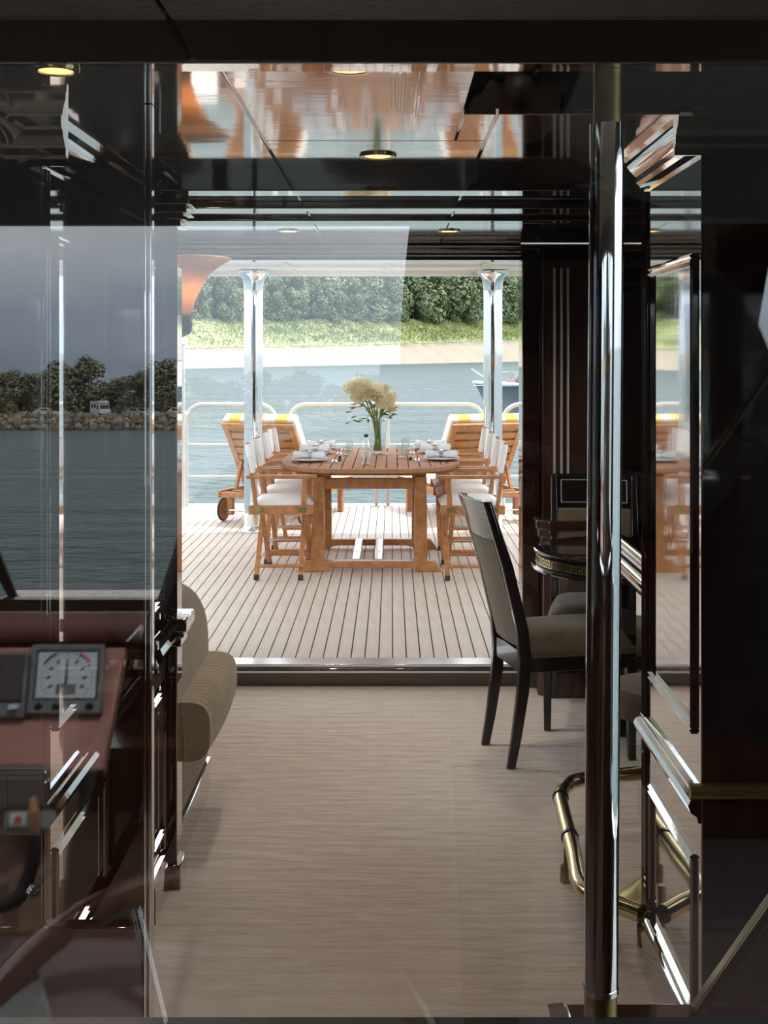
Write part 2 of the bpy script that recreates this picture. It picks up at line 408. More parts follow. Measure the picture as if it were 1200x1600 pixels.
for y in (4.3, 5.0, 5.71): fr.box(1.49, 1.61, y, y + .04, .95, 1.95)
fr.box(1.49, 1.61, 4.3, 5.75, .95, .99); fr.box(1.49, 1.61, 4.3, 5.75, 1.91, 1.95)
fr.build('window_frame', mahog, win, bevel=.003)
struct(B().box(1.2, 1.3, .86, .9, 0, CZ).box(1.2, 1.3, 2.2, Y1R, 0, CZ).box(1.2, 1.3, .9, 2.2, 0, .6).box(1.2, 1.3, .9, 2.2, 2.08, CZ).build('wall_right_near', mahog))
struct(B().box(1.245, 1.255, .9, 2.2, .6, 2.08).build('window_added_near', screen_m))  # unseen window added to put a bright strip on the chrome pole
# aft bulkhead with the wide doorway
DL, DR, DT = -1.12, .641, 2.105
ba = B(); ba.box(DR, 1.6, YD, YD + .12, 0, CZ); ba.box(-1.3, DL, YD, YD + .12, 0, CZ); ba.box(DL, DR, YD, YD + .12, DT, CZ + .05)
struct(ba.build('wall_aft', mahog_x, bevel=.003), 'dark mahogany bulkhead around the doorway')
# door sill: steel strip over a dark step
sl = struct(B().box(DL, DR, YD - .02, YD + .10, 0, DZ - .012).build('trim_sill', mahog_x, bevel=.004), 'dark wooden door step')
B().box(DL, DR, YD + .0, YD + .13, DZ - .012, DZ + .004).build('steel_strip', steel, sl, bevel=.002, label='bright steel threshold strip')
B().box(DL, DR, YD - .028, YD - .02, DZ - .032, DZ - .022).build('edge_bead', steel, sl)
# door jamb (sliding door edge) with latch buttons
jm = struct(B().box(DR, DR + .085, YD - .05, YD, 0, DT).build('door_1', mahog_x, bevel=.006), 'dark edge of the pocketed sliding door')
for z in (1.02, 2.04):
    B().lathe([(.009, 0), (.009, .008), (.004, .011)], (DR + .012, YD - .05, z), 12, 'y').xf(Matrix.Identity(4)).build('latch_button', steel, jm, smooth=40)
# ceiling of separate lacquered panels with fine joints
ceiling = struct(B().box(-1.3, .16, .86, YD, CZ + .012, CZ + .06).box(.9, 1.6, .86, YD, CZ + .012, CZ + .06).box(.16, .9, 2.71, YD, CZ + .012, CZ + .06).box(.16, .9, .86, 1.6, CZ + .012, CZ + .06).build('ceiling', mahog))
def cpanel(x0, x1, y0, y1): return B().box(x0, x1, y0, y1, CZ, CZ + .014).build('ceiling_panel', ceil_m, ceiling, bevel=.002)
cpanel(-.90, -.323, 1.76, YB); cpanel(-.317, .158, 1.76, 3.047); cpanel(.162, .233, 2.714, 3.047); cpanel(-.317, .233, 3.053, YB)
cpanel(.239, 1.3, 2.714, YB); cpanel(.902, 1.2, 1.76, 2.714)
for x0, x1 in ((-1.14, -.323), (-.317, .233), (.239, 1.49)):
    cpanel(x0, x1, 3.74, 4.2); cpanel(x0, x1, 4.206, 5.0); cpanel(x0, x1, 5.006, 5.9)
# stairwell opening above the half wall
sw = struct(B().box(.14, .16, 1.6, 2.73, CZ + .014, 2.9).box(.9, .92, 1.6, 2.73, CZ + .014, 2.9).box(.14, .92, 2.71, 2.73, CZ + .014, 2.9).box(.14, .92, 1.58, 1.6, CZ + .014, 2.9).box(.14, .92, 1.58, 2.73, 2.9, 2.92).build('wall_stairwell', mat('stairwell_black', (.008, .006, .006), .9)), 'black stairwell opening in the ceiling')
# mullion reflection built as stepped strips on the ceiling beside the opening
tr = B()
for k, (a, b) in enumerate(((-.002, .008), (.012, .020), (.026, .046), (.052, .060))):
    tr.box(a, b, 1.76, 2.62 + k * .03, CZ - .006 - .002 * (k % 2), CZ)
struct(tr.build('trim_mullion_reflection', ceil_m, bevel=.001), 'mullion reflection built as stepped ceiling strips beside the dark opening')
# transverse beams
bm1 = struct(B().box(-1.0, 1.3, 1.70, 1.755, 2.054, 2.35).build('trim_beam_near', mahog, bevel=.004), 'dark mahogany header beam behind the glass')
bm2 = struct(B().box(-.99, 1.49, YB, YB + .12, 2.13, CZ + .01).build('trim_beam_middle', mahog, bevel=.004), 'dark mahogany ceiling beam')
for k, (y, z, w) in enumerate(((4.28, 2.155, .10), (4.78, 2.165, .07))):
    struct(B().box(-1.15, 1.3, y, y + w, z, CZ + .004).build('trim_beam_%d' % (k + 3), mahog, bevel=.006))
# crown mouldings
CROWN = [(0, 0), (.062, 0), (.062, -.012), (.050, -.018), (.046, -.030), (.030, -.050), (.022, -.056), (.022, -.072), (.012, -.080), (.010, -.096), (0, -.096)]
def crown(p0, p1, out, name, s=1.0):
    o = B().sweep([(a * s, b * s) for a, b in CROWN], p0, p1, out).build(name, mahog, smooth=30); return struct(o)
crown((XL, Y1L, CZ), (XL, Y2, CZ), (1, 0, 0), 'trim_crown_left')
crown((-.9, Y1L, CZ), (XL + .062, Y1L, CZ), (0, -1, 0), 'trim_crown_left_pilaster')
crown((-.9, 1.76, CZ), (-.9, Y1L - .06, CZ), (1, 0, 0), 'trim_crown_left_near')
crown((XR, Y1R, CZ), (XR, Y2R, CZ), (-1, 0, 0), 'trim_crown_right')
crown((XR - .062, Y1R, CZ), (1.2, Y1R, CZ), (0, -1, 0), 'trim_crown_right_pilaster')
crown((XL2, Y2, CZ), (XL2, YB, CZ), (1, 0, 0), 'trim_crown_left_inner', .8)
crown((-1.15, 3.74, CZ), (-1.15, YD, CZ), (1, 0, 0), 'trim_crown_left_aft')
crown((1.5, Y2R, CZ), (1.5, YD, CZ), (-1, 0, 0), 'trim_crown_right_aft')
crown((-1.15, YD, CZ), (1.5, YD, CZ), (0, -1, 0), 'trim_crown_aft', .72)
# chair rails, panel frames and bases along the side walls
RAIL = [(0, -.055), (.010, -.055), (.014, -.035), (.034, -.022), (.042, 0), (.034, .018), (.018, .024), (.016, .036), (0, .042)]
PANEL = [(0, -.014), (.007, -.014), (.012, -.006), (.006, 0), (.012, .007), (.005, .014), (0, .014)]
BASE = [(0, 0), (.020, 0), (.020, .10), (.014, .112), (.014, .125), (.006, .135), (0, .138)]
def hmould(prof, x, y0, y1, z, s, name):
    return struct(B().sweep(prof, (x, y0, z), (x, y1, z), (s, 0, 0)).build(name, mahog, smooth=30))
def vmould(x, y, z0, z1, s, w=.014, d=.010, wall=None):
    return B().sweep([(0, -w / 2), (d * .6, -w / 2), (d, -w / 5), (d * .45, 0), (d, w / 5), (d * .6, w / 2), (0, w / 2)], (x, y, z0), (x, y, z1), (s, 0, 0), (0, 1, 0)).build('panel_moulding', mahog, wall, smooth=30)
hmould([(a * .8, b * .8) for a, b in RAIL], XL, Y1L, Y2, .565, 1, 'trim_rail_left'); hmould([(a * .7, b * .7) for a, b in RAIL], XR, Y1R, Y2R, .645, -1, 'trim_rail_right')
hmould(RAIL, XL2, Y2 - .0, 3.74, .775, 1, 'trim_rail_left_inner')
struct(B().sweep([(0, -.018), (.014, -.016), (.022, -.006), (.022, .004), (.014, .012), (0, .014)], (XR - .028, Y1R, .682), (1.2, Y1R, .682), (0, -1, 0)).build('trim_rail_right_pilaster', brass_dull, smooth=30), 'bronze-coloured nosing across the dark pilaster')
struct(B().sweep(RAIL, (-1, Y2, .775), (XL2 + .03, Y2, .775), (0, -1, 0)).build('trim_rail_left_return', mahog, smooth=30))
for x, s, y0, y1, w, zs in ((XL, 1, Y1L + .11, Y2 - .06, wall_left, (.74, 1.93, .43, .16)), (XR, -1, Y1R + .06, Y2R - .10, wall_right, (.80, 1.86, .50, .17)), (XL2, 1, Y2 + .04, 3.70, wall_left, (.90, 1.90, .62, .20))):
    for z in zs:
        B().sweep(PANEL, (x, y0, z), (x, y1, z), (s, 0, 0)).build('panel_moulding', mahog, w, smooth=30)
    for y in (y0, y1):
        vmould(x, y, zs[0], zs[1], s, wall=w); vmould(x, y, zs[3], zs[2], s, wall=w)
for x, s, y, w in ((XL, 1, Y1L + .012, wall_left), (XL, 1, Y1L + .036, wall_left), (XR, -1, Y2R - .012, wall_right), (XR, -1, Y2R - .036, wall_right), (XL2, 1, Y2 + .014, wall_left), (XL2, 1, 3.72, wall_left)):
    vmould(x, y, .02, CZ - .1, s, .018, .009, w)
struct(B().sweep(BASE, (XL2, Y2, 0), (XL2, 3.74, 0), (1, 0, 0)).build('baseboard_left', mahog, smooth=30))
struct(B().sweep(BASE, (XL, Y1L, 0), (XL, Y2, 0), (1, 0, 0)).build('baseboard_left_near', mahog, smooth=30))
struct(B().sweep(BASE, (XR, Y1R, 0), (XR, Y2R, 0), (-1, 0, 0)).build('baseboard_right', mahog, smooth=30))
pst = struct(B().box(-.531, -.513, 2.60, 2.63, 0, CZ).build('wall_left_post', mahog, bevel=.003), 'slim dark post with two polished beads')
for xa in (-.5275, -.5165): B().tube([(xa, 2.60, .002), (xa, 2.60, CZ - .002)], .0034, 12).build('bead', chrome, pst, smooth=50)
struct(B().box(-.90, -.531, 2.60, 2.64, 0, .42).build('wall_left_dwarf', mahog_x, bevel=.004), 'low dark panel')
# pilaster post on the left with capital, mid cap and foot
def pilaster(x0, x1, y0, y1):
    t = struct(B().box(x0, x1, y0, y1, 0, CZ).build('wall_left_pilaster', mahog, bevel=.004), 'dark mahogany post with stepped capital')
    def rings(zs, name):
        b = B()
        for z0, z1, e in zs: b.box(x0 - e, x1 + e, y0 - e, y1 + e, z0, z1)
        b.build(name, mahog, t, bevel=.004)
    rings([(2.10, 2.165, .042), (2.075, 2.10, .034), (2.055, 2.075, .022), (2.035, 2.055, .012)], 'capital')
    rings([(.795, .835, .034), (.775, .795, .024), (.745, .775, .014)], 'mid_cap')
    rings([(0, .075, .012)], 'foot')
pilaster(-.745, -.660, 3.74, 3.83)
# fluted pilaster and pedestal beside the doorway
fp = struct(B().box(.735, .985, YD - .10, YD, .80, 2.1).build('wall_aft_pilaster', mahog_mat, bevel=.004), 'mahogany pilaster with three pale inlaid flutes')
for k, x in enumerate((.792, .826, .858)):
    z0 = (.98, 1.02, 1.02)[k]
    B().tube([(x, YD - .101, z0), (x, YD - .101, 2.06)], .0062, 8).build('flute', inlay, fp, smooth=40)
ped = struct(B().prism([(.73, YD), (.73, YD - .16), (.765, YD - .20), (.985, YD - .20), (.985, YD)], 0.0, .78).build('trim_pedestal', mahog_mat, bevel=.005), 'mahogany pedestal with fluted face')
def oct_ring(e, z0, z1, name):
    return B().prism([(.73 - e, YD), (.73 - e, YD - .16 - e * .4), (.765 - e * .4, YD - .20 - e), (.985 + e, YD - .20 - e), (.985 + e, YD)], z0, z1).build(name, mahog_mat, ped, bevel=.006)
oct_ring(.028, 0, .125, 'plinth'); oct_ring(.016, .125, .15, 'plinth_moulding'); oct_ring(.012, .73, .76, 'cap_moulding'); oct_ring(.026, .76, .80, 'cap'); oct_ring(.036, .80, .845, 'cap_top')
for x in (.79, .80, .845, .857, .87): B().tube([(x, YD - .201, .17), (x, YD - .201, .70)], .0035, 6).build('flute', inlay, ped)
# panel lines on the aft wall right of the pilaster
aw = B()
for z in (1.98, 1.94): aw.box(1.0, 1.3, YD - .012, YD, z, z + .012)
struct(aw.build('trim_aft_panel', mahog_mat, bevel=.002))

# ================================================================== near bulkhead with the glass
struct(B().box(-1.3, 1.3, .76, .86, .0, 1.178).build('wall_bulkhead', mahog_x, bevel=.004), 'dark bulkhead below the glass')
hd = B().box(-1.3, -.1505, .70, .815, 1.872, 2.6).box(-.1475, 1.3, .70, .815, 1.872, 2.6)
struct(hd.build('wall_bulkhead_header', header_m, bevel=.002), 'taupe vinyl header above the glass with a seam')
struct(B().box(-1.3, -.86, .74, .86, 1.206, 1.872).build('wall_bulkhead_side', mahog_x)); struct(B().box(1.18, 1.3, .74, .86, 1.206, 1.872).build('wall_bulkhead_side_right', mahog_x))
Mg = Matrix.Translation(GP) @ Matrix.Rotation(-math.atan(.0237), 4, 'X')
struct(B().box(-.86, 1.18, 0, .006, -.475, .226, Mg).build('window_3', pane_m), 'large clear pane mirroring the wheelhouse')
struct(B().box(-.86, 1.18, .85, .862, 1.170, 1.1785).build('trim_glass_bead', black_pl))
# half wall with ledge that carries the pole
hw = struct(B().box(.262, 1.2, 1.66, 1.84, 0, .62).build('wall_half', mahog_x, bevel=.004), 'dark half wall behind the glass')
B().sweep([(0, 0), (.0, .012), (.010, .016), (.010, .022), (.022, .026), (.024, .034), (0, .036)], (.262, 1.64, .619), (.262, 1.86, .619), (-1, 0, 0)).build('ledge_end', mahog_x, hw, smooth=30)
B().box(.262, 1.2, 1.64, 1.86, .619, .655).build('ledge', mahog_x, hw, bevel=.006)

# ================================================================== aft deck
deck = struct(B().box(-2.5, 2.4, YD + .12, 12.32, -.08, DZ - .008).build('floor_deck', caulk_m), 'teak planked aft deck')
PW = .0705
pm = None; x = -2.46
while x < 2.36:
    if pm is None:
        pm = B().box(0, PW - .0062, YD + .125, 12.30, DZ - .01, DZ).build('plank', plank_m, deck, bevel=.0012, segs=1); pm.location.x = x
    else: share(pm, deck, (x, 0, 0))
    x += PW
struct(B().box(-2.5, 2.4, 12.28, 12.36, -.10, DZ + .012).build('trim_deck_edge', white_paint, bevel=.006))
struct(B().box(-2.5, 2.4, -4.6, 12.34, WZ - .4, -.081).build('wall_hull', white_paint), 'white hull of the yacht')
# roof over the deck
roof = struct(B().box(-2.7, 2.6, YD + .12, 10.72, 2.36, 2.42).box(-2.7, 2.6, 10.66, 10.74, 2.318, 2.42).build('ceiling_deck', white_paint, bevel=.006), 'white roof over the aft deck')
for x in (-1.62, -.88, -.06, .72, 1.5): B().box(x, x + .05, YD + .15, 10.66, 2.342, 2.36).build('batten', mat('cream_batten', (.72, .68, .58), .5), roof, bevel=.004)
B().box(-2.7, 2.6, 9.9, 10.0, 2.335, 2.36).build('cross_batten', white_paint, roof, bevel=.004)
# chrome pillars
def pillar(px, label):
    X = (px - VX) / F * 10.5
    t = thing('chrome_pillar', label, 'pillar', (X, 10.5, DZ), group='roof pillars')
    B().lathe([(.082, .0), (.082, 2.20)], (0, 0, .01), 28).build('shaft', chrome, t, smooth=40)
    B().lathe([(.082, 2.08), (.086, 2.14), (.098, 2.19), (.125, 2.215), (.135, 2.225), (.135, 2.246)], (0, 0, 0), 28).build('flared_top', chrome, t, smooth=50)
    B().lathe([(.115, 0), (.115, .012), (.09, .03), (.083, .05)], (0, 0, .001), 28).build('base_collar', chrome, t, smooth=40)
pillar(396, 'mirror chrome roof pillar beside the lounger with the visible wheel, leftmost')
pillar(770, 'mirror chrome roof pillar in front of the grey tender, rightmost')
# stern rail sections
def rail_section(px0, px1, label, posts, left_round=True, right_round=True, py=632):
    d = 12.22
    x0 = (px0 - VX) / F * d; x1 = (px1 - VX) / F * d
    t = thing('stern_rail', label, 'railing', (x0, d, DZ), group='stern rail sections')
    h = EZ - (py - VY) / F * d - DZ; r = .17
    pts = []
    pts += [Vector((0, 0, .004)), Vector((0, 0, h - r))] if left_round else [Vector((0, 0, h))]
    if left_round: pts += arc((r, 0, h - r), r, math.pi, math.pi / 2, 8)
    w = x1 - x0
    if right_round: pts += arc((w - r, 0, h - r), r, math.pi / 2, 0, 8) + [Vector((w, 0, .004))]
    else: pts += [Vector((w, 0, h))]
    B().tube(pts, .023, 12).build('top_rail', white_rail, t, smooth=50)
    for z in (.62, .30): B().tube([(0, 0, z), (w, 0, z)], .014, 10).build('mid_rail', white_rail, t, smooth=50)
    for p in posts:
        X = (p - VX) / F * d - x0
        B().tube([(X, 0, .004), (X, 0, h)], .02, 12).build('post', white_rail, t, smooth=50)
        B().lathe([(.045, 0), (.045, .01), (.02, .02)], (X, 0, .001), 14).build('post_foot', steel, t, smooth=40)
    return t
rail_section(291, 431, 'white tube stern rail section behind the left lounger', [])
rail_section(452, 756, 'wide white tube stern rail section behind the flower vase', [588, 606])
rail_section(786, 1010, 'white tube stern rail section in front of the grey tender', [])
# white corner stanchion at the left, with a lamp
st = thing('corner_stanchion', 'slim white stanchion with round lamp at the deck corner', 'post', (P(287, 0, 12.1).x, 12.05, DZ))
B().tube([(0, 0, 0), (0, 0, 1.62)], .022, 12).build('post', white_rail, st, smooth=50)
B().blob((0, 0, 1.66), .045, 2).build('globe_lamp', china, st, smooth=60)

# ------------------------------------------------------------------ furniture on deck: director chairs
def director_chair(label):
    t = thing('director_chair', label, 'chair', (0, 0, 0), 0, 'director chairs along the table')
    for s in (-1, 1):
        y = s * .245
        rail = B().box(-.22, .22, y - .016, y + .016, .445, .505).build('seat_rail', teak, t, bevel=.004)
        for x in (-.145, .145):
            B().box(x - .03, x + .03, y + s * .0165 - .0015, y + s * .0165 + .0015, .458, .494).build('brass_plate', brass_dull, rail, bevel=.001)
        B().box(-.235, .245, y - .028, y + .028, .688, .712).build('armrest', teak, t, bevel=.007)
        B().bar((.155, y, .50), (.165, y, .692), .036, .036, (0, 1, 0)).build('front_post', teak, t, bevel=.004)
        B().bar((-.17, y, .50), (-.225, y, .935), .026, .036, (0, 1, 0)).build('back_post', teak, t, bevel=.005)
        B().tube([(-.155, y, .092), (.155, y, .092)], .012, 8).build('stretcher', teak, t, smooth=50)
        for x in (-.15, .15):
            xo = x + s * .018
            B().bar((xo, -s * .215, .45), (xo + .004, s * .268, .03), .024, .034, (1, 0, 0)).build('leg', teak, t, bevel=.004)
            B().bar((xo + .004, s * .264, .033), (xo + .004, s * .272, 0.002), .028, .036, (1, 0, 0)).build('foot_cap', rubber, t, bevel=.003)
    B().tube([(-.11, 0, .235), (.11, 0, .235)], .007, 8).build('pivot_rod', steel, t, smooth=50)
    c = B().grid(lambda u, v: Vector((-.205 + .41 * u, -.225 + .45 * v, .505 + .035 * (1 - (2 * u - 1) ** 8) * (1 - (2 * v - 1) ** 8) + .004 * math.sin(v * 9))), 12, 12)
    c.box(-.205, .205, -.225, .225, .485, .507); c.build('seat_cushion', canvas, t, smooth=60)
    b = B()
    def back(u, v, off): # canvas sling from post to post
        y = -.262 + .524 * u; z = .735 + .185 * v; x = -.205 - .05 * ((z - .5) / .43) + .004 - .022 * math.sin(math.pi * u) + off
        return Vector((x, y, z))
    b.grid(lambda u, v: back(u, v, .014), 12, 4); b.grid(lambda u, v: back(u, v, .020), 12, 4)
    b.build('back_canvas', canvas, t, smooth=60)
    for s in (-1, 1): B().bar((-.19, s * .245, .725), (-.224, s * .245, .925), .036, .046, (0, 1, 0)).build('canvas_sleeve', canvas, t, bevel=.010)
    return t
ch = director_chair('white canvas director chair on the left side of the table, nearest the doorway')
XCL, XCR = -.755, .545
YC = (8.53, 9.16, 9.79)
ch.location = (XCL, YC[0], DZ)
dup(ch, (XCL - .005, YC[1], DZ), .03, 'white canvas director chair on the left side of the table, in the middle')
dup(ch, (XCL + .0, YC[2], DZ), -.02, 'white canvas director chair on the left side of the table, beside the chrome pillar')
for y, w in zip(YC, ('nearest the doorway', 'in the middle', 'nearest the stern')):
    dup(ch, (XCR, y - .02, DZ), math.pi + .02, 'white canvas director chair on the right side of the table, ' + w)

# ------------------------------------------------------------------ deck table
TX, TY, TL, TW = -.155, 9.28, .95, .665   # centre, half length, half width
TZ = .745
tb = thing('deck_table', 'slatted oval teak table laid for a meal on the deck', 'table', (TX, TY, DZ))
def outline(k, n=64, e=2.9):
    pts = []
    for i in range(n):
        a = 2 * math.pi * i / n; c, s = math.cos(a), math.sin(a)
        pts.append((k * TW * math.copysign(abs(c) ** (2 / e), c), (k * TW - TW + TL) * math.copysign(abs(s) ** (2 / e), s)))
    return pts
o1, o2 = outline(1.0), outline(.885)
rim = B(); n = 64
vs = [(*p, TZ - .03) for p in o1] + [(*p, TZ) for p in o1] + [(*p, TZ) for p in o2] + [(*p, TZ - .03) for p in o2]
fs = []
for i in range(n):
    j = (i + 1) % n
    for a in range(4): fs.append((a * n + i, a * n + j, ((a + 1) % 4) * n + j, ((a + 1) % 4) * n + i))
rim.add(vs, fs).build('rim', teak_top, tb, bevel=.005, label='pale rim band of the table top')
ns = 15; iw = TW * .885; gap = .008
def half_len(x, e=2.9):
    q = min(1, abs(x) / iw); return (TL - TW * .115) * (1 - q ** e) ** (1 / e)
for i in range(ns):
    a = -iw + 2 * iw * i / ns + gap / 2; b = -iw + 2 * iw * (i + 1) / ns - gap / 2
    ha, hb = half_len(a), half_len(b); ha = max(ha, .05); hb = max(hb, .05)
    B().prism([(a, -ha - .004), (b, -hb - .004), (b, hb + .004), (a, ha + .004)], TZ - .024, TZ - .001).build('slat', teak_top, tb)
for y in (-.55, 0, .55): B().box(-TW * .8, TW * .8, y - .03, y + .03, TZ - .065, TZ - .026).build('cross_bearer', teak, tb, bevel=.004)
for s in (-1, 1):
    yy = s * .42 - .27 if s < 0 else .31
    for xs in (-1, 1):
        B().prism([(xs * .362 - .05, .0 + .07), (xs * .362 + .045, .07), (xs * .362 + .040, TZ - .07), (xs * .362 - .045, TZ - .07)], yy - .03, yy + .03, 'y').build('leg', teak, tb, bevel=.006)
    arch = [(-.52, 0), (-.34, 0), (-.31, .022), (-.27, .028), (.27, .028), (.31, .022), (.34, 0), (.52, 0), (.46, .078), (-.46, .078)]
    B().prism(arch, yy - .035, yy + .035, 'y').build('foot_beam', teak, tb, bevel=.005)
    B().box(-.36, .36, yy - .02, yy + .02, .585, .66).build('apron', teak, tb, bevel=.004)
    B().box(-.40, .40, yy - .028, yy + .028, .68, .72).build('top_bearer', teak_dark, tb, bevel=.004)
for x in (-.10, .06): B().box(x - .03, x + .03, -.66, .28, .045, .083).build('stretcher', mat('sheen_pale_stretcher', (.70, .56, .42), .15, 0, (.6, .46, .33), 5, coat=1), tb, bevel=.006)  # pale colour stands in for the sky's sheen on the wood

# ------------------------------------------------------------------ things on the table
ZT = DZ + TZ
def onT(px, py): d = FD(py, ZT); return Vector(((px - VX) / F * d, d, ZT))
def setting(px, py, side, label, k):
    p = onT(px, py)
    pl = thing('dinner_plate', 'white plate with grey rim ' + label, 'plate', p, 0, 'dinner plates on the deck table')
    B().lathe([(.06, 0), (.085, .004), (.135, .016), (.137, .019), (.085, .009), (.03, .006), (.001, .006)], (0, 0, .001), 28).build('dish', china, pl, smooth=50)
    B().lathe([(.134, .0172), (.1375, .0195), (.134, .0197)], (0, 0, .001), 28).build('rim_line', linen, pl, smooth=50)
    nk = thing('folded_napkin', 'folded grey linen napkin ' + label, 'napkin', p + Vector((0, 0, .0185)), rnd.uniform(-.2, .2), 'folded napkins on the plates')
    def roll(u, v):
        x = -.12 + .24 * u; a = 2 * math.pi * v; q = .62 + .38 * abs(2 * u - 1) ** 1.5
        return Vector((x + .008 * math.sin(5 * a), .05 * math.cos(a) * (.7 + .5 * abs(2 * u - 1)), .030 + .028 * math.sin(a) * q + .006 * math.sin(6 * a + 9 * u) - .002))
    B().grid(roll, 18, 24).build('cloth', linen, nk, smooth=70)
    B().lathe([(.026, -.011), (.030, -.011), (.030, .011), (.026, .011)], (0, 0, .031), 18, 'x', 1.35, 1).build('napkin_ring', steel, nk, smooth=40)
    for q in (0, 1):
        cu = thing('dinner_fork' if q else 'dinner_knife', ('steel fork' if q else 'steel knife') + ' lying beside plate ' + label, 'cutlery', p + Vector((-side * (.17 + .025 * q), 0, .0)), .05 * q)
        B().box(-.006, .006, -.10, .02, .002, .006).build('handle', steel, cu, bevel=.0015)
        if q:
            B().box(-.010, .010, .02, .045, .003, .006).build('neck', steel, cu, bevel=.001)
            for e in (-.0085, -.003, .003, .0085): B().box(e - .0012, e + .0012, .045, .085, .003, .005).build('tine', steel, cu)
        else: B().prism([(-.006, .02), (.008, .02), (.009, .08), (.0, .11), (-.006, .10)], .003, .005).build('blade', steel, cu)
for px, py, side, lb, k in ((484, 721, -1, 'on the left side of the table, nearest the doorway', 0), (494, 709, -1, 'on the left side of the table, in the middle', 1), (502, 702.5, -1, 'on the left side of the table, furthest from the doorway', 2),
                            (690, 719, 1, 'on the right side of the table, nearest the doorway', 3), (680, 708, 1, 'on the right side of the table, in the middle', 4), (671, 702, 1, 'on the right side of the table, furthest from the doorway', 5)):
    setting(px, py, side, lb, k)
def tumbler(px, py, label, h=.10, r=.038):
    t = thing('drinking_glass', label, 'glass', onT(px, py), 0, 'drinking glasses on the deck table')
    B().lathe([(r * .8, 0), (r * .82, .004), (r, h), (r - .003, h), (r * .78, .012), (.001, .010)], (0, 0, .001), 20).build('bowl', clear_m, t, smooth=50)
    B().lathe([(r * .75, 0), (r * .75, .008)], (0, 0, .0015), 16).build('thick_base', clear_m, t, smooth=40)
tumbler(628, 716, 'short clear tumbler beside the right napkins, nearest the doorway')
tumbler(634, 709, 'clear tumbler between the vase and the right napkins', .12, .034)
tumbler(541, 712, 'small clear glass beside the left napkins', .075, .03)
tumbler(546, 705, 'small clear glass behind the left napkins towards the vase', .075, .03)
bt = thing('water_bottle', 'clear plastic water bottle with dark cap on the table', 'bottle', onT(572, 726.5))
B().lathe([(.028, 0), (.033, .006), (.033, .05), (.031, .055), (.033, .06), (.033, .085), (.031, .09), (.033, .095), (.033, .125), (.026, .155), (.014, .185), (.013, .20)], (0, 0, .001), 22).build('body', clear_m, bt, smooth=50)
B().lathe([(.0337, .058), (.0337, .10)], (0, 0, 0), 22).build('label_band', mat('pale_label', (.72, .75, .78), .4), bt, smooth=40)
B().lathe([(.0155, 0), (.0155, .02), (.013, .022)], (0, 0, .198), 16).build('cap', black_pl, bt, smooth=40)
bb = thing('pepper_mill', 'small dark wooden pepper pot left of the water bottle', 'pepper pot', onT(531, 720))
B().lathe([(.014, 0), (.015, .012), (.010, .02), (.013, .03), (.006, .038)], (0, 0, .001), 14).build('body', dark_leg, bb, smooth=50)
bb = thing('salt_pot', 'tiny dark pot near the right napkins', 'pot', onT(641, 719))
B().lathe([(.012, 0), (.016, .01), (.016, .018), (.010, .024)], (0, 0, .001), 14).build('body', dark_leg, bb, smooth=50)
# vase with flowers
vp = onT(590, 709.5); vs_ = thing('flower_vase', 'tall clear glass vase on the deck table', 'vase', vp)
B().lathe([(.055, 0), (.058, .006), (.060, .10), (.072, .22), (.088, .30), (.085, .30), (.068, .22), (.056, .10), (.052, .014), (.001, .012)], (0, 0, .001), 26).build('glass', clear_m, vs_, smooth=50)
fl = thing('flower_bouquet', 'bouquet of cream chrysanthemums with green stems in the vase', 'flowers', vp + Vector((0, 0, .016)))
r2 = random.Random(11)
heads = [(550, 607, .098), (567, 602, .085), (590, 613, .095), (606, 624, .075), (578, 620, .075), (611, 638, .06), (560, 600, .075), (600, 608, .065), (614, 617, .05), (585, 645, .042), (557, 622, .06), (597, 630, .07)]
pet = B()
mesh_head = None
for i, (hx, hy, hr) in enumerate(heads):
    d = vp.y + r2.uniform(-.08, .08)
    q = P(hx, hy, d) - fl.location; q.y = d - vp.y
    st = Vector((r2.uniform(-.035, .035), r2.uniform(-.03, .03), .01)); mid = Vector((q.x * .18 + st.x * -.3, q.y * .2, .26))
    path = [st, st.lerp(mid, .5), mid, mid.lerp(q, .5) + Vector((0, 0, .015)), q - Vector((0, 0, hr * .5))]
    B().tube(path, .0055, 6).build('stem', stem_m, fl, smooth=50)
    if mesh_head is None:
        hb = B()
        rr = random.Random(3)
        for k in range(130):
            zc = 1 - 2 * (k + .5) / 130
            if zc < -.65: continue
            a = k * 2.39996; s_ = math.sqrt(1 - zc * zc); dn = Vector((s_ * math.cos(a), s_ * math.sin(a), zc))
            sd = dn.cross(Vector((0, 0, 1)) if abs(dn.z) < .95 else Vector((1, 0, 0))).normalized(); upv = sd.cross(dn)
            base = dn * .35; tip = dn * (1 + rr.uniform(-.08, .08)) + upv * .14
            w = .15
            hb.add([base - sd * w * .5, base + sd * w * .5, dn * .8 + sd * w, tip, dn * .8 - sd * w], [(0, 1, 2, 3, 4)])
        hb.blob((0, 0, 0), .45, 2)
        mesh_head = hb.build('flower_head', petal_m, fl, smooth=80); h = mesh_head
    else: h = share(mesh_head, fl)
    h.location = q; h.scale = (hr, hr, hr * .85); h.rotation_euler = (r2.uniform(-.5, .5), r2.uniform(-.5, .5), r2.uniform(0, 6))
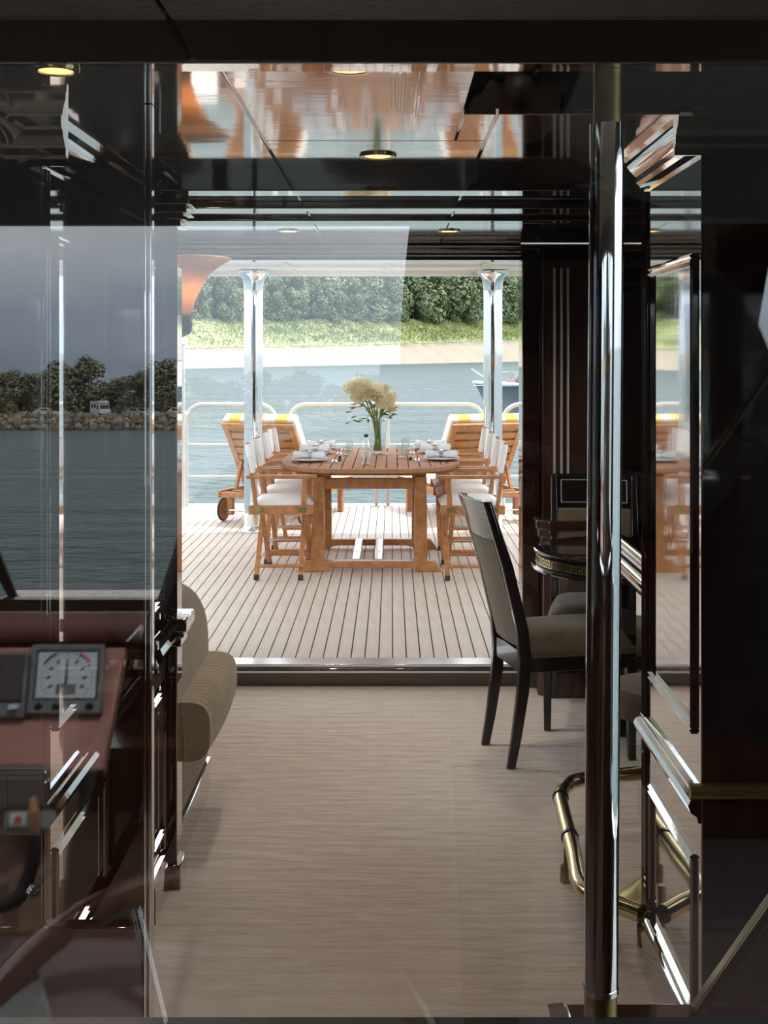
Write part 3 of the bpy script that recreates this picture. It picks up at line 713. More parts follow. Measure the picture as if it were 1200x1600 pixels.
for k in range(40):
    q = P(r2.uniform(545, 615), r2.uniform(620, 660), vp.y) - fl.location; q.y = r2.uniform(-.09, .09)
    a = r2.uniform(0, 6.28); dv = Vector((math.cos(a), math.sin(a) * .6, r2.uniform(-.3, .4))).normalized(); sd = dv.cross(Vector((0, 0, 1))).normalized()
    l = r2.uniform(.05, .09)
    B().add([q, q + dv * l * .5 + sd * l * .2 + Vector((0, 0, .008)), q + dv * l, q + dv * l * .5 - sd * l * .2 + Vector((0, 0, .008)), q + dv * l * .5 - Vector((0, 0, .003))], [(0, 1, 4), (1, 2, 4), (2, 3, 4), (3, 0, 4)]).build('leaf', stem_m, fl)

# ------------------------------------------------------------------ sun loungers
def lounger(label):
    # local: x along the lounger towards the feet, y across, origin under the head end
    t = thing('sun_lounger', label, 'sun lounger', (0, 0, 0), 0, 'sun loungers at the stern')
    W = .36
    for s in (-1, 1):
        B().box(-.06, 1.42, s * W - .022, s * W + .022, .245, .315).build('side_rail', teak, t, bevel=.006)
        B().bar((.12, s * (W - .02), .245), (.12, s * (W - .02), .06), .05, .06, (1, 0, 0)).build('rear_leg', teak, t, bevel=.005)
        B().bar((1.08, s * (W - .02), .245), (1.08, s * (W - .02), .002), .05, .05, (1, 0, 0)).build('front_leg', teak, t, bevel=.005)
        wh = B().lathe([(.085, -.014), (.102, -.011), (.102, .011), (.085, .014)], (.10, s * (W + .045), .114), 28, 'y').build('wheel', teak_dark, t, smooth=40)
        B().tube(arc((.10, s * (W + .045), .114), .102, 0, 2 * math.pi * 27 / 28, 27), .0115, 8, closed=True).build('tyre', rubber, wh, smooth=40)
        B().lathe([(.018, -.02), (.018, .02)], (.10, s * (W + .045), .108), 12, 'y').build('hub', steel, wh, smooth=40)
    B().tube([(.10, -W - .05, .108), (.10, W + .05, .108)], .012, 8).build('axle', steel, t, smooth=40)
    for x in (-.03, .14, 1.08, 1.38): B().box(x - .03, x + .03, -W, W, .25, .30).build('cross_bar', teak, t, bevel=.004)
    for k in range(11):
        x = .46 + k * .087; B().box(x, x + .068, -W + .02, W - .02, .312, .330).build('seat_slat', teak, t, bevel=.003)
    # raised back hinged at x=.40, leaning back towards the head end
    H = Vector((.40, 0, .33)); T = Vector((.0, 0, .93)); d = (T - H); L_ = d.length; d.normalize(); nrm = Vector((d.z, 0, -d.x))
    if nrm.x > 0: nrm = -nrm          # rear side of the back
    for s in (-1, 1):
        B().bar(H + Vector((0, s * (W - .03), 0)), T + Vector((0, s * (W - .03), 0)), .055, .034, nrm).build('back_rail', teak, t, bevel=.005)
    for k in range(8):
        c = H.lerp(T, .09 + k * .125)
        B().bar(c + Vector((0, -W + .05, 0)), c + Vector((0, W - .05, 0)), .064, .018, nrm).build('back_slat', teak, t, bevel=.003)
    B().bar(T + Vector((0, -W, 0)), T + Vector((0, W, 0)), .06, .038, nrm).build('top_bar', teak, t, bevel=.005)
    m = H.lerp(T, .42) + nrm * .02
    for s in (-1, 1): B().bar(m + Vector((0, s * (W - .08), 0)), (.10, s * (W - .08), .31), .03, .03, (0, 1, 0)).build('prop_strut', teak, t, bevel=.003)
    n2 = -nrm
    cu = B(); a = H + n2 * .02; b = T + n2 * .02 + d * .06
    pts = [a, b, b + n2 * .11, a + n2 * .11]
    vs = [p + Vector((0, s * (W + .0), 0)) for s in (-1, 1) for p in pts]
    cu.add(vs, [(0, 1, 2, 3), (7, 6, 5, 4), (0, 4, 5, 1), (1, 5, 6, 2), (2, 6, 7, 3), (3, 7, 4, 0)])
    cu.build('back_cushion', stripe_m, t, bevel=.022, segs=3, label='yellow and white striped cushion')
    B().box(.44, 1.40, -W, W, .332, .40).build('seat_cushion', stripe_m, t, bevel=.022, segs=3, label='yellow and white striped cushion')
    return t
lg = lounger('teak sun lounger with yellow striped cushion behind the left chairs')
lg.location = (-1.20, 10.92, DZ); lg.rotation_euler.z = math.radians(69); lg.scale = (1, 1, .95)
lg2 = dup(lg, (.87, 10.95, DZ), math.radians(111), 'teak sun lounger with yellow striped cushion behind the right chairs')

# ================================================================== saloon furniture
def dining_chair(label, group='dining chairs'):
    # local: faces +x, origin on the carpet at the middle of the seat
    t = thing('dining_chair', label, 'chair', (0, 0, 0), 0, group)
    for s in (-1, 1):
        y0, y1 = s * .19, s * .225
        def leg(pts, wx, wy, name):
            b = B(); n_ = len(pts); vs = []; fs = []
            for (x, y, z, k) in pts:
                vs += [(x - wx * k, y - wy * k, z), (x + wx * k, y - wy * k, z), (x + wx * k, y + wy * k, z), (x - wx * k, y + wy * k, z)]
            for i in range(n_ - 1):
                for j in range(4): fs.append((i * 4 + j, i * 4 + (j + 1) % 4, i * 4 + 4 + (j + 1) % 4, i * 4 + 4 + j))
            fs += [(3, 2, 1, 0), (n_ * 4 - 4, n_ * 4 - 3, n_ * 4 - 2, n_ * 4 - 1)]
            b.add(vs, fs).build(name, dark_leg, t, bevel=.004)
        leg([(-.285, y0, 0, .72), (-.262, y0, .12, .85), (-.235, y0, .30, 1), (-.225, y0, .42, 1.1), (-.238, y0, .55, 1.0), (-.300, y0, .80, .95), (-.385, y0, 1.06, .75)], .024, .017, 'back_leg')
        leg([(.225, y1, 0, .75), (.222, y1, .2, .9), (.22, y1, .41, 1.15)], .020, .020, 'front_leg')
        B().bar((-.21, y0, .405), (.22, y1, .405), .024, .06).build('side_apron', dark_leg, t, bevel=.003)
    B().box(.205, .235, -.225, .225, .375, .435).build('front_apron', dark_leg, t, bevel=.003)
    B().box(-.245, -.215, -.19, .19, .375, .46).build('back_apron', dark_leg, t, bevel=.003)
    def seat(u, v):
        x = -.225 + .47 * u; w = .205 + .035 * u; y = -w + 2 * w * v
        k = (1 - abs(2 * u - 1) ** 5) * (1 - abs(2 * v - 1) ** 5)
        return Vector((x, y, .437 + .018 + .085 * k ** .5))
    b = B().grid(seat, 14, 14)
    b.prism([(-.225, -.205), (.245, -.24), (.245, .24), (-.225, .205)], .433, .456)
    b.build('seat_cushion', olive, t, smooth=70)
    def bx_(z): # line of the back in profile
        return -.238 - (z - .55) * .248 if z < .8 else -.300 - (z - .8) * .327
    top = B()
    def panel(z0, z1, off0, off1, bow, yw):
        g = B()
        def f(off): return lambda u, v: Vector((bx_(z0 + (z1 - z0) * v) + off - bow * math.sin(math.pi * u), -yw + 2 * yw * u, z0 + (z1 - z0) * v))
        g.grid(f(off0), 10, 6); g.grid(f(off1), 10, 6)
        n1 = 11 * 7
        for i in range(10):
            for j in (0, 6): a_ = i * 7 + j; g.f.append((a_, a_ + 7, n1 + a_ + 7, n1 + a_))
        for j in range(6):
            for i in (0, 10): a_ = i * 7 + j; g.f.append((a_, a_ + 1, n1 + a_ + 1, n1 + a_))
        return g
    panel(.90, 1.06, -.016, .010, .016, .205).build('top_rail', black_lacq, t, smooth=40, bevel=.004)
    panel(.47, .90, -.022, .026, .012, .172).build('back_pad', olive, t, smooth=40, bevel=.008)
    # inlaid line on the front of the top rail
    il = B()
    def pt(u, v): z = .915 + .13 * v; return Vector((bx_(z) + .0115 - .016 * math.sin(math.pi * u), -.205 + .41 * u, z))
    def line(pts): il.tube(pts, .0022, 6)
    line([pt(.12 + .76 * k / 10, .1) for k in range(11)]); line([pt(.12 + .76 * k / 10, .9) for k in range(11)])
    line([pt(.12, .1), pt(.12, .9)]); line([pt(.88, .1), pt(.88, .9)])
    line([pt(.42, .75), pt(.45, .7), pt(.48, .3)]); line([pt(.58, .75), pt(.55, .7), pt(.52, .3)])
    il.build('inlay_line', inlay, t, smooth=50, label='pale inlaid line frame')
    return t
dc = dining_chair('ebonised dining chair with olive seat seen from behind, beside the doorway')
a = math.radians(15)
dc.rotation_euler.z = a
# near back leg stands at px (798, 1201)
bp = Vector(((798 - VX) / F * FD(1201, 0), FD(1201, 0), 0))
dc.scale = (1, .80, 1)
dc.location = bp - Matrix.Rotation(a, 3, 'Z') @ Vector((-.285, -.19 * .80, 0))
dup(dc, (.93, 5.50, 0), math.radians(-97), 'ebonised dining chair with pale inlaid line on its back, behind the round table', scale=(1, 1, 1))
# round table with key-pattern edge
rt = thing('round_table', 'black lacquer round table with gilt key-pattern edge', 'table', (1.045, 5.36, 0))
R = .42; H = .785
B().lathe([(R - .06, H - .02), (R - .02, H - .022), (R - .004, H - .012), (R - .004, H - .004), (R - .014, H), (R - .05, H + .001), (.01, H + .001)], (0, 0, 0), 56).build('table_top', black_lacq, rt, smooth=35)
B().lathe([(R - .022, H - .066), (R - .014, H - .064), (R - .014, H - .024), (R - .02, H - .022)], (0, 0, 0), 56).build('edge_band', mat('bronze_band', (.10, .075, .04), .3, .4, (.07, .05, .03), 9), rt, smooth=35)
B().lathe([(R - .06, H - .088), (R + .002, H - .086), (R + .008, H - .078), (R + .002, H - .068), (R - .02, H - .066)], (0, 0, 0), 56).build('lower_lip', black_lacq, rt, smooth=35)
kb = B(); nk = 54
for k in range(nk):
    a0 = 2 * math.pi * k / nk; w = 2 * math.pi / nk
    def seg(u0, u1, v0, v1):
        aa = a0 + w * (u0 + u1) / 2; du = w * (u1 - u0) / 2 * R; M = Matrix.Rotation(aa, 4, 'Z')
        kb.box(R - .0145, R - .0120, -du, du, H - .060 + .034 * v0, H - .060 + .034 * v1, M)
    seg(0, .12, 0, 1); seg(0, .75, .88, 1); seg(.63, .75, .3, 1); seg(.3, .75, .3, .42); seg(.3, .42, .3, .7); seg(0, 1, 0, .12)
kb.build('key_pattern', brass, rt, label='gilt Greek key inlay')
B().lathe([(.16, 0), (.17, .03), (.10, .06), (.06, .12), (.055, .5), (.10, .66), (.16, H - .09)], (0, 0, 0), 24).build('pedestal', dark_leg, rt, smooth=40)
# banquette seat on the left
sf = thing('banquette_seat', 'khaki upholstered banquette seat behind the left post', 'sofa', (-.86, 4.2, 0))
B().box(-.16, .180, -.33, .36, 0, .125).build('plinth', mahog, sf, bevel=.004)
B().box(-.16, .185, -.335, .365, .112, .132).build('plinth_edge', mahog, sf, bevel=.004)
B().box(-.14, .175, -.30, .345, .13, .345).build('base', sofa_m, sf, bevel=.02, segs=3)
def cush(u, v):
    # rounded seat front: section over x (u) swept along y (v)
    y = -.315 + .67 * v; a = -math.pi * .55 + math.pi * 1.05 * u
    bulge = .095 + .012 * math.sin(v * math.pi)
    z = .435 + .095 * math.copysign(abs(math.sin(a)) ** .62, math.sin(a)); xx = .185 + bulge * max(0, math.cos(a)) ** .6 * 1.0
    pl = .0016 * math.sin(v * 110) * max(0, math.cos(a - .5))
    return Vector((xx + pl, y, z + pl))
b = B(); b.grid(cush, 16, 96)
for v_ in (0, 1):
    pp = [cush(i / 16, v_) for i in range(17)] + [Vector((.1, cush(0, v_).y, .53)), Vector((.1, cush(0, v_).y, .335))]
    b.add(pp, [tuple(range(len(pp)))])
b.box(-.14, .185, -.315, .355, .335, .53)
b.build('seat_cushion', sofa_q, sf, smooth=60, label='pleated khaki seat cushion')
b = B()
b.box(-.13, .20, -.335, -.318, .345, .50); b.build('side_panel', sofa_m, sf, bevel=.006)
def backr(u, v):
    y = -.32 + .64 * v; a = math.pi * u
    return Vector((.03 + .15 * math.cos(a) * (1 if math.cos(a) > 0 else .9), y, .50 + .30 * math.sin(a) ** .55 + .02 * math.sin(v * 3.14)))
b = B().grid(backr, 20, 10); pts = [(backr(i / 20, 0).x, backr(i / 20, 0).z) for i in range(21)]
b.prism(pts + [(-.10, .35), (.18, .35)], -.325, .32, 'y')
b.build('backrest', sofa_m, sf, smooth=50, bevel=.015, label='smooth khaki backrest')
# bar counter with rolled edge and brass foot rail
bc = thing('bar_counter', 'dark bar counter with rolled glossy edge behind the chrome pole', 'counter', (1.0, 3.9, 0))
B().box(-.12, .29, -.46, .45, 0, .90).build('body', mahog, bc, bevel=.005)
B().box(-.20, .29, -.50, .47, .90, .945).build('bar_top', black_lacq, bc, bevel=.006)
B().tube([(-.215, -.50, .935), (-.215, .47, .935)], .034, 18).build('rolled_edge', mahog, bc, smooth=40, label='rounded glossy front roll')
B().tube([(-.19, -.50, .985), (-.19, .47, .985)], .020, 14).build('upper_roll', mahog, bc, smooth=40)
B().box(-.19, .29, -.50, .47, .945, .985).build('upper_ledge', mahog, bc, bevel=.005)
for s in (-.49, .465): B().lathe([(.036, -.006), (.037, 0), (.036, .006)], (-.215, s, .935), 18, 'y').build('end_ring', brass, bc, smooth=40)
for y in (-.35, 0, .33): B().box(-.128, -.118, y - .11, y + .11, .2, .8).build('front_panel', mahog, bc, bevel=.004)
B().box(-.135, -.118, .20, .24, .18, .26).build('hinge', brass, bc, bevel=.003)
fr_ = thing('foot_rail', 'polished brass foot rail in front of the bar', 'rail', (.55, 3.8, 0))
zz = .175
path = [P(1003, 1428, FD(1428, zz)), P(960, 1412, FD(1412, zz)), P(925, 1400, FD(1400, zz)), P(906, 1378, FD(1378, zz)), P(896, 1330, FD(1330, zz)), P(880, 1268, FD(1268, zz)), P(876, 1246, FD(1246, zz)), P(884, 1230, FD(1230, zz)), P(910, 1218, FD(1218, zz)), P(1010, 1207, FD(1207, zz))]
def smooth_path(pts, n=6):
    out = []
    for i in range(len(pts) - 1):
        p0, p1, p2, p3 = pts[max(i - 1, 0)], pts[i], pts[i + 1], pts[min(i + 2, len(pts) - 1)]
        for k in range(n):
            t_ = k / n
            out.append(.5 * ((2 * p1) + (p2 - p0) * t_ + (2 * p0 - 5 * p1 + 4 * p2 - p3) * t_ ** 2 + (3 * p1 - p0 - 3 * p2 + p3) * t_ ** 3))
    return out + [pts[-1]]
path = [Vector((p.x, p.y, zz)) for p in path]
sp = smooth_path(path)
B().tube(sp, .024, 16).build('rail', brass, fr_, smooth=50, world=True)
for i in (26, 36):
    d = (sp[i + 1] - sp[i - 1]).normalized() * .007
    B().tube([sp[i] - d, sp[i] + d], .0275, 16).build('joint_ring', dark_leg, fr_, smooth=40, world=True)
q = Vector((P(882, 1378, FD(1378, 0)).x, FD(1378, 0), 0))
B().tube([q + Vector((.006, 0, .15)), q + Vector((.004, 0, .06)), q + Vector((0, 0, .05)), q + Vector((0, 0, .002))], [.008, .007, .013, .014], 12).build('post', brass_dull, fr_, smooth=50, world=True)
q2 = path[0] + Vector((-.12, .12, 0))
B().tube([Vector((.615, 3.40, .16)), Vector((.615, 3.40, .002))], [.010, .012], 12).build('post', brass_dull, fr_, smooth=50, world=True)
# carved stool foot showing between the pole and the right wall
sfoot = thing('bar_stool', 'bar stool with bronze-coloured splayed foot between pole and wall', 'stool', (.80, 3.62, 0))
B().lathe([(.12, 0), (.125, .02), (.09, .05), (.05, .085), (.035, .12), (.028, .2), (.028, .56)], (0, 0, 0), 20).build('pedestal', brass_dull, sfoot, smooth=50)
B().lathe([(.10, .56), (.15, .58), (.16, .62), (.14, .66), (.02, .67)], (0, 0, 0), 24).build('seat', olive, sfoot, smooth=50)
# wall sconce with amber shade
so = P(300, 440, 4.15)
sc_ = thing('wall_sconce', 'lit amber glass wall lamp beside the left post', 'lamp', (-.725, 4.15, 1.785))
prof = [(.034, -.115), (.040, -.09), (.052, -.05), (.075, 0), (.105, .05), (.150, .082), (.178, .098), (.174, .101), (.146, .087), (.100, .055), (.070, .004), (.048, -.048), (.036, -.09), (.030, -.113)]
B().lathe(prof, (0, 0, .085), 32).build('shade', amber_m, sc_, smooth=60, label='flared amber glass shade')
B().lathe([(.012, -.085), (.040, -.07), (.046, -.04), (.036, -.01), (.034, .0)], (0, 0, .03 - .03), 20).build('holder', black_pl, sc_, smooth=50)
B().tube([(0, 0, -.085), (-.02, 0, -.12), (-.10, 0, -.13), (-.20, 0, -.10), (-.40, 0, -.06)], .009, 8).build('arm', dark_leg, sc_, smooth=50)
ld = bpy.data.lights.new('sconce_bulb', 'POINT'); ld.energy = .7; ld.color = (1, .72, .42); ld.shadow_soft_size = .03
lo = bpy.data.objects.new('sconce_bulb', ld); COL.objects.link(lo); lo.parent = sc_; lo.location = (0, 0, .10)
# ceiling downlights
def downlight(x, y, z, label, power=14, r=.048, first=[None]):
    t = thing('ceiling_downlight', label, 'light', (x, y, z), 0, 'recessed ceiling lights')
    B().lathe([(r * .78, -.001), (r * .8, -.006), (r, -.006), (r * 1.04, -.003), (r * 1.04, 0)], (0, 0, 0), 28).build('ring', brass, t, smooth=40)
    B().lathe([(r * .76, -.004), (r * .4, -.0045), (.001, -.0045)], (0, 0, 0), 24).build('lens', lamp_glow, t, smooth=40)
    d = bpy.data.lights.new('downlight_lamp', 'AREA'); d.shape = 'DISK'; d.size = r * 1.5; d.energy = power; d.color = (1, .86, .68); d.spread = math.radians(115)
    o = bpy.data.objects.new('downlight_lamp', d); COL.objects.link(o); o.parent = t; o.location = (0, 0, -.010)
DL_P = .9
downlight(-.079, 2.26, CZ, 'glowing round downlight in the ceiling just beyond the header beam', DL_P)
downlight(-.037, 3.27, CZ, 'dim round downlight at the far edge of the lacquered ceiling', DL_P)
downlight(-.477, 1.728, 2.054, 'warm glowing downlight under the header beam, far left', 3, .032)
downlight(.45, 4.0, CZ, 'added fill downlight over the saloon bar', DL_P); downlight(-.45, 4.0, CZ, 'added fill downlight over the banquette', DL_P)  # unseen lamps, added to fill the saloon with light
downlight(.25, 5.3, CZ, 'added fill downlight near the doorway over the dining chair', 2.2); downlight(-.45, 5.3, CZ, 'added fill downlight near the doorway, beyond the banquette', 2.6)  # also added out of view, to brighten the carpet by the door
# chrome pole with brass collars
po = thing('chrome_pole', 'tall chrome pole with brass collars standing on the dark ledge', 'pole', (P(937, 0, 1.72).x, 1.745, .655))
pt0 = P(938, 1590, 1.745) - po.location; pt1 = P(949, 88, 1.745) - po.location; pt0.y = pt1.y = 0; pt0.z = .001; pt1.z = 2.0535 - .655
la, lb = .055, .945
B().tube([pt0.lerp(pt1, la), pt0.lerp(pt1, lb)], .0245, 40).build('shaft', chrome, po, smooth=50)
B().tube([pt0, pt0.lerp(pt1, la)], .0235, 32).build('lower_collar', brass_dull, po, smooth=50, label='dull brass collar')
B().tube([pt0.lerp(pt1, lb), pt1], .0195, 32).build('upper_collar', brass_dull, po, smooth=50, label='dull brass collar')
B().lathe([(.0255, 0), (.0255, .008)], pt0.lerp(pt1, la), 32).build('collar_ring', steel, po, smooth=40)
# stair handrail, lower right
hr = thing('stair_handrail', 'slanting brass handrail rising to the right of the ledge', 'handrail', P(1092, 1576, 1.82))
e0 = P(1088, 1580, 1.82); e1 = P(1864, 470, 1.82)
B().bar(e0, e1, .018, .024, (0, -1, 0)).build('bar', brass, hr, bevel=.004, world=True)

# ================================================================== wheelhouse (behind the camera, seen in the glass)
WF = .5; WC = 2.42
struct(B().box(-1.7, 1.7, -2.6, .74, WF - .05, WF).build('floor_wheelhouse', mat('dark_mauve_carpet', (.10, .075, .08), .95), bevel=0), 'dark wheelhouse floor')
HX0, HX1, HY0, HY1 = -1.35, .30, -.80, .45
struct(B().box(-1.8, 1.8, -2.7, HY0, WC, WC + .05).box(-1.8, 1.8, HY1, .70, WC, WC + .05).box(-1.8, HX0, HY0, HY1, WC, WC + .05).box(HX1, 1.8, HY0, HY1, WC, WC + .05).build('ceiling_wheelhouse', headliner), 'grey headliner')
hat = struct(B().box(HX0, HX1, HY0, HY1, WC + .02, WC + .028).build('window_added_hatch', screen_m), 'overhead wheelhouse hatch added to light the dash')  # hatch added so that sun falls on the console
fr = B()
for a, b, c, d in ((HX0 - .03, HX0 + .02, HY0 - .03, HY1 + .03), (HX1 - .02, HX1 + .03, HY0 - .03, HY1 + .03), (HX0, HX1, HY0 - .03, HY0 + .02), (HX0, HX1, HY1 - .02, HY1 + .03)): fr.box(a, b, c, d, WC - .02, WC + .06)
fr.build('window_frame', mahog_x, hat, bevel=.003)
struct(B().box(-1.8, -1.7, -2.7, .86, WF, 1.15).box(-1.8, -1.7, -2.7, .86, 2.1, WC).build('wall_wheelhouse_left', mahog_mat))
struct(B().box(1.7, 1.8, -2.7, .86, WF, 1.0).box(1.7, 1.8, -2.7, .86, 2.1, WC).build('wall_wheelhouse_right', mahog_mat))
VW = 4.0                                  # how far along the mirrored line of sight the windscreen stands
ztop = RP(300, 347, VW).z; zbot = RP(300, 935, VW).z; yw = RP(300, 600, VW).y
struct(B().box(-1.8, 1.8, yw - .06, yw, ztop, WC).build('wall_wheelhouse_front', headliner), 'grey valance above the windscreen')
struct(B().box(-1.8, 1.8, yw - .06, yw, WF, zbot).build('wall_wheelhouse_front_lower', mahog_mat))
ws = struct(B().box(-1.8, 1.8, yw - .035, yw - .028, zbot, ztop).build('window_4', screen_m), 'wide wheelhouse windscreen')
mx = RP(1178, 500, VW).x
m0, m1 = RP(1217, 347, VW).x, RP(1107, 915, VW).x
B().add([(m0 - .36, yw - .06, ztop), (m0, yw - .06, ztop), (m1, yw - .06, zbot), (m1 - .2, yw - .06, zbot), (m0 - .36, yw, ztop), (m0, yw, ztop), (m1, yw, zbot), (m1 - .2, yw, zbot)],
        [(0, 1, 2, 3), (7, 6, 5, 4), (0, 4, 5, 1), (1, 5, 6, 2), (2, 6, 7, 3), (3, 7, 4, 0)]).build('mullion', mahog_x, ws)
# foredeck planking beyond the windscreen
fd = struct(B().box(-1.9, 1.9, -4.6, yw - .07, .50, .70).build('floor_foredeck', caulk_m), 'teak foredeck')
y = -4.55
first = None
while y < yw - .14:
    if first is None: first = B().box(-1.88, 1.88, 0, .062, .698, .708).build('plank', plank_m, fd); first.location.y = y
    else: share(first, fd, (0, y, 0))
    y += .068
# windscreen wiper
wp = thing('windscreen_wiper', 'black windscreen wiper leaning across the left of the mirrored windscreen', 'wiper', RP(30, 960, VW + .09))
B().bar(RP(28, 955, VW + .09), RP(-40, 780, VW + .09), .03, .02, (0, 1, 0)).build('blade', black_pl, wp, world=True, bevel=.003)
B().bar(RP(28, 955, VW + .10), RP(-10, 880, VW + .12), .018, .018, (0, 1, 0)).build('arm', black_pl, wp, world=True, bevel=.003)
# helm console: padded roll, dash panel
hc = thing('helm_console', 'russet leather helm console mirrored in the glass', 'console', Vector((-.6, -1.0, WF)))
def slab(pix, d0s, name, m, thick=.02, bevel=.004, label=None):
    # four mirrored corner points (px, py, distance) make the front face, with thickness away from the viewer
    vs = [RP(*p) for p in pix]; n_ = (vs[1] - vs[0]).cross(vs[2] - vs[0]).normalized()
    if n_.y < 0: n_ = -n_
    vs2 = [v - n_ * thick for v in vs]; n = len(vs)
    fs = [tuple(range(n)), tuple(range(2 * n - 1, n - 1, -1))] + [(i, (i + 1) % n, n + (i + 1) % n, n + i) for i in range(n)]
    return B().add(vs + vs2, fs).build(name, m, hc, world=True, bevel=bevel, label=label)
r0, r1 = RP(-420, 981, 2.72), RP(232, 981, 2.72)
B().tube([r0, r1], .035, 20).build('padded_roll', leather, hc, smooth=50, world=True, label='russet leather roll')
slab([(-420, 1000, 2.74), (225, 1000, 2.74), (215, 1036, 2.62), (-420, 1036, 2.62)], 0, 'recess', mahog_mat)
slab([(-420, 1012, 2.42), (196, 1012, 2.42), (160, 1205, 2.22), (-420, 1205, 2.22)], 0, 'dash_panel', leather, .03, label='russet leather dash face')
slab([(-420, 1205, 2.21), (150, 1205, 2.21), (118, 1330, 2.16), (-420, 1330, 2.16)], 0, 'lower_panel', black_pl, .03)
slab([(-420, 1290, 2.15), (110, 1290, 2.15), (90, 1460, 2.02), (-420, 1460, 2.02)], 0, 'locker_face', mat('tan_wood', (.16, .085, .045), .35), .03)
slab([(-420, 1455, 2.02), (420, 1475, 2.02), (420, 1800, 1.62), (-420, 1800, 1.62)], 0, 'chart_shelf', mat('mauve_leather', (.12, .09, .10), .6), .03)
slab([(-420, 1560, 1.85), (60, 1520, 1.88), (90, 1640, 1.8), (-420, 1640, 1.8)], 0, 'shelf_mat', grey_pl, .01)
B().box(-1.6, -.28, yw + .02, RP(0, 1012, 2.42).y - .08, WF, RP(0, 1012, 2.42).z - .22).build('cabinet', mahog_mat, hc, world=True)
# wind gauge
ga0 = 2.405
def gp(u, v, off=0):  # u 0..1 across the gauge as mirrored, v 0..1 down; off: towards the viewer
    x = 48 + 117 * u + (1 - v) * 0 - (1 - u) * v * 10 - u * v * 6; yy = 1008 + 110 * v
    return RP(x, yy, ga0 - .114 * v - off)
gg = thing('wind_gauge', 'square grey instrument with pale round dial on the leather dash', 'gauge', gp(.5, 1))
def face(pts, name, m, parent, thick, bevel=.002, off=0):
    vs = [gp(u, v, off) for u, v in pts]; vs2 = [gp(u, v, off - thick) for u, v in pts]; n = len(pts)
    fs = [tuple(range(n)), tuple(range(2 * n - 1, n - 1, -1))] + [(i, (i + 1) % n, n + (i + 1) % n, n + i) for i in range(n)]
    return B().add(vs + vs2, fs).build(name, m, parent, world=True, bevel=bevel)
bz = face([(0, 0), (1, 0), (1, 1), (0, 1)], 'case', grey_pl, gg, .05, .006)
face([(.08, .07), (.92, .07), (.92, .78), (.08, .78)], 'window_frame', black_pl, gg, .01, .001, .003)
dl = face([(.11, .11), (.89, .11), (.89, .76), (.11, .76)], 'dial', dial_m, gg, .008, 0, .005)
tk = B()
def dseg(r_0, r_1, a, w=.006):
    def q(r, da): return gp(.5 + r * math.sin(a) * .97 + da * math.cos(a), .47 - r * math.cos(a) * 1.03 + da * math.sin(a), .0065)
    tk.add([q(r_0, -w), q(r_0, w), q(r_1, w), q(r_1, -w)], [(0, 1, 2, 3)])
for k in range(-13, 14):
    a_ = math.radians(k * 10); dseg(.31 if k % 3 == 0 else .33, .36, a_, .005)
    if k % 3 == 0 and k: dseg(.22, .275, a_, .018)
tk.build('scale_marks', black_pl, gg, world=True)
for nm, m_, s0, s1 in (('red_arc', red_m, 25, 55), ('dark_arc', lcd_m, -60, -25)):
    tk = B()
    for k in range(s0, s1, 5):
        a0_, a1_ = math.radians(k), math.radians(k + 5)
        def q(r, a_): return gp(.5 + r * math.sin(a_) * .97, .47 - r * math.cos(a_) * 1.03, .0067)
        tk.add([q(.355, a0_), q(.385, a0_), q(.385, a1_), q(.355, a1_)], [(0, 1, 2, 3)])
    tk.build(nm, m_, gg, world=True)
face([(.485, .20), (.505, .20), (.515, .58), (.475, .58)], 'needle', black_pl, gg, .001, 0, .008)
face([(.37, .56), (.63, .56), (.63, .70), (.37, .70)], 'digit_window', lcd_m, gg, .001, 0, .0075)
for u in (.16, .39, .82):
    c = gp(u, .885, .003); B().blob(c, .0085, 2, sc=(1, .5, 1)).build('knob', black_pl, gg, smooth=60, world=True)
# black display left of the gauge
ds = thing('navigation_display', 'dark switched-off display left of the round dial', 'display', RP(5, 1120, 2.2))
hcx = hc; hc = ds
slab([(-110, 1018, 2.39), (44, 1018, 2.39), (36, 1122, 2.285), (-118, 1122, 2.285)], 0, 'case', grey_pl, .04, .005)
slab([(-100, 1024, 2.378), (38, 1024, 2.378), (32, 1096, 2.305), (-106, 1096, 2.305)], 0, 'screen', mat('dark_screen', (.03, .02, .018), .12), .004, .001)
slab([(12, 1101, 2.294), (27, 1101, 2.294), (26, 1109, 2.286), (11, 1109, 2.286)], 0, 'button', dial_m, .004, .001)
# radio with ribbed speaker, red button and coiled handset cord
rd = thing('marine_radio', 'black ribbed marine radio with red button below the leather dash', 'radio', RP(40, 1300, 2.1)); hc = rd
slab([(-20, 1194, 2.17), (92, 1194, 2.17), (88, 1262, 2.12), (-22, 1262, 2.12)], 0, 'case', black_pl, .06, .006)
for k in range(8):
    yy = 1199 + k * 7.6; slab([(-16, yy, 2.155), (78, yy, 2.155), (78, yy + 3.4, 2.152), (-16, yy + 3.4, 2.152)], 0, 'rib', mat('rib_grey', (.34, .34, .35), .4), .006, .001)
slab([(6, 1268, 2.11), (86, 1268, 2.11), (84, 1297, 2.09), (4, 1297, 2.09)], 0, 'keypad', grey_pl, .02, .003)
slab([(14, 1272, 2.09), (38, 1272, 2.09), (37, 1293, 2.08), (13, 1293, 2.08)], 0, 'key', dial_m, .006, .002)
slab([(20, 1276, 2.083), (32, 1276, 2.083), (31, 1287, 2.078), (19, 1287, 2.078)], 0, 'red_key', red_m, .004, .002)
B().tube([RP(50, 1250, 2.06), RP(52, 1272, 2.04), RP(54, 1300, 2.04)], [.006, .010, .008], 12).build('handset_clip', teak_dark, rd, smooth=50, world=True)
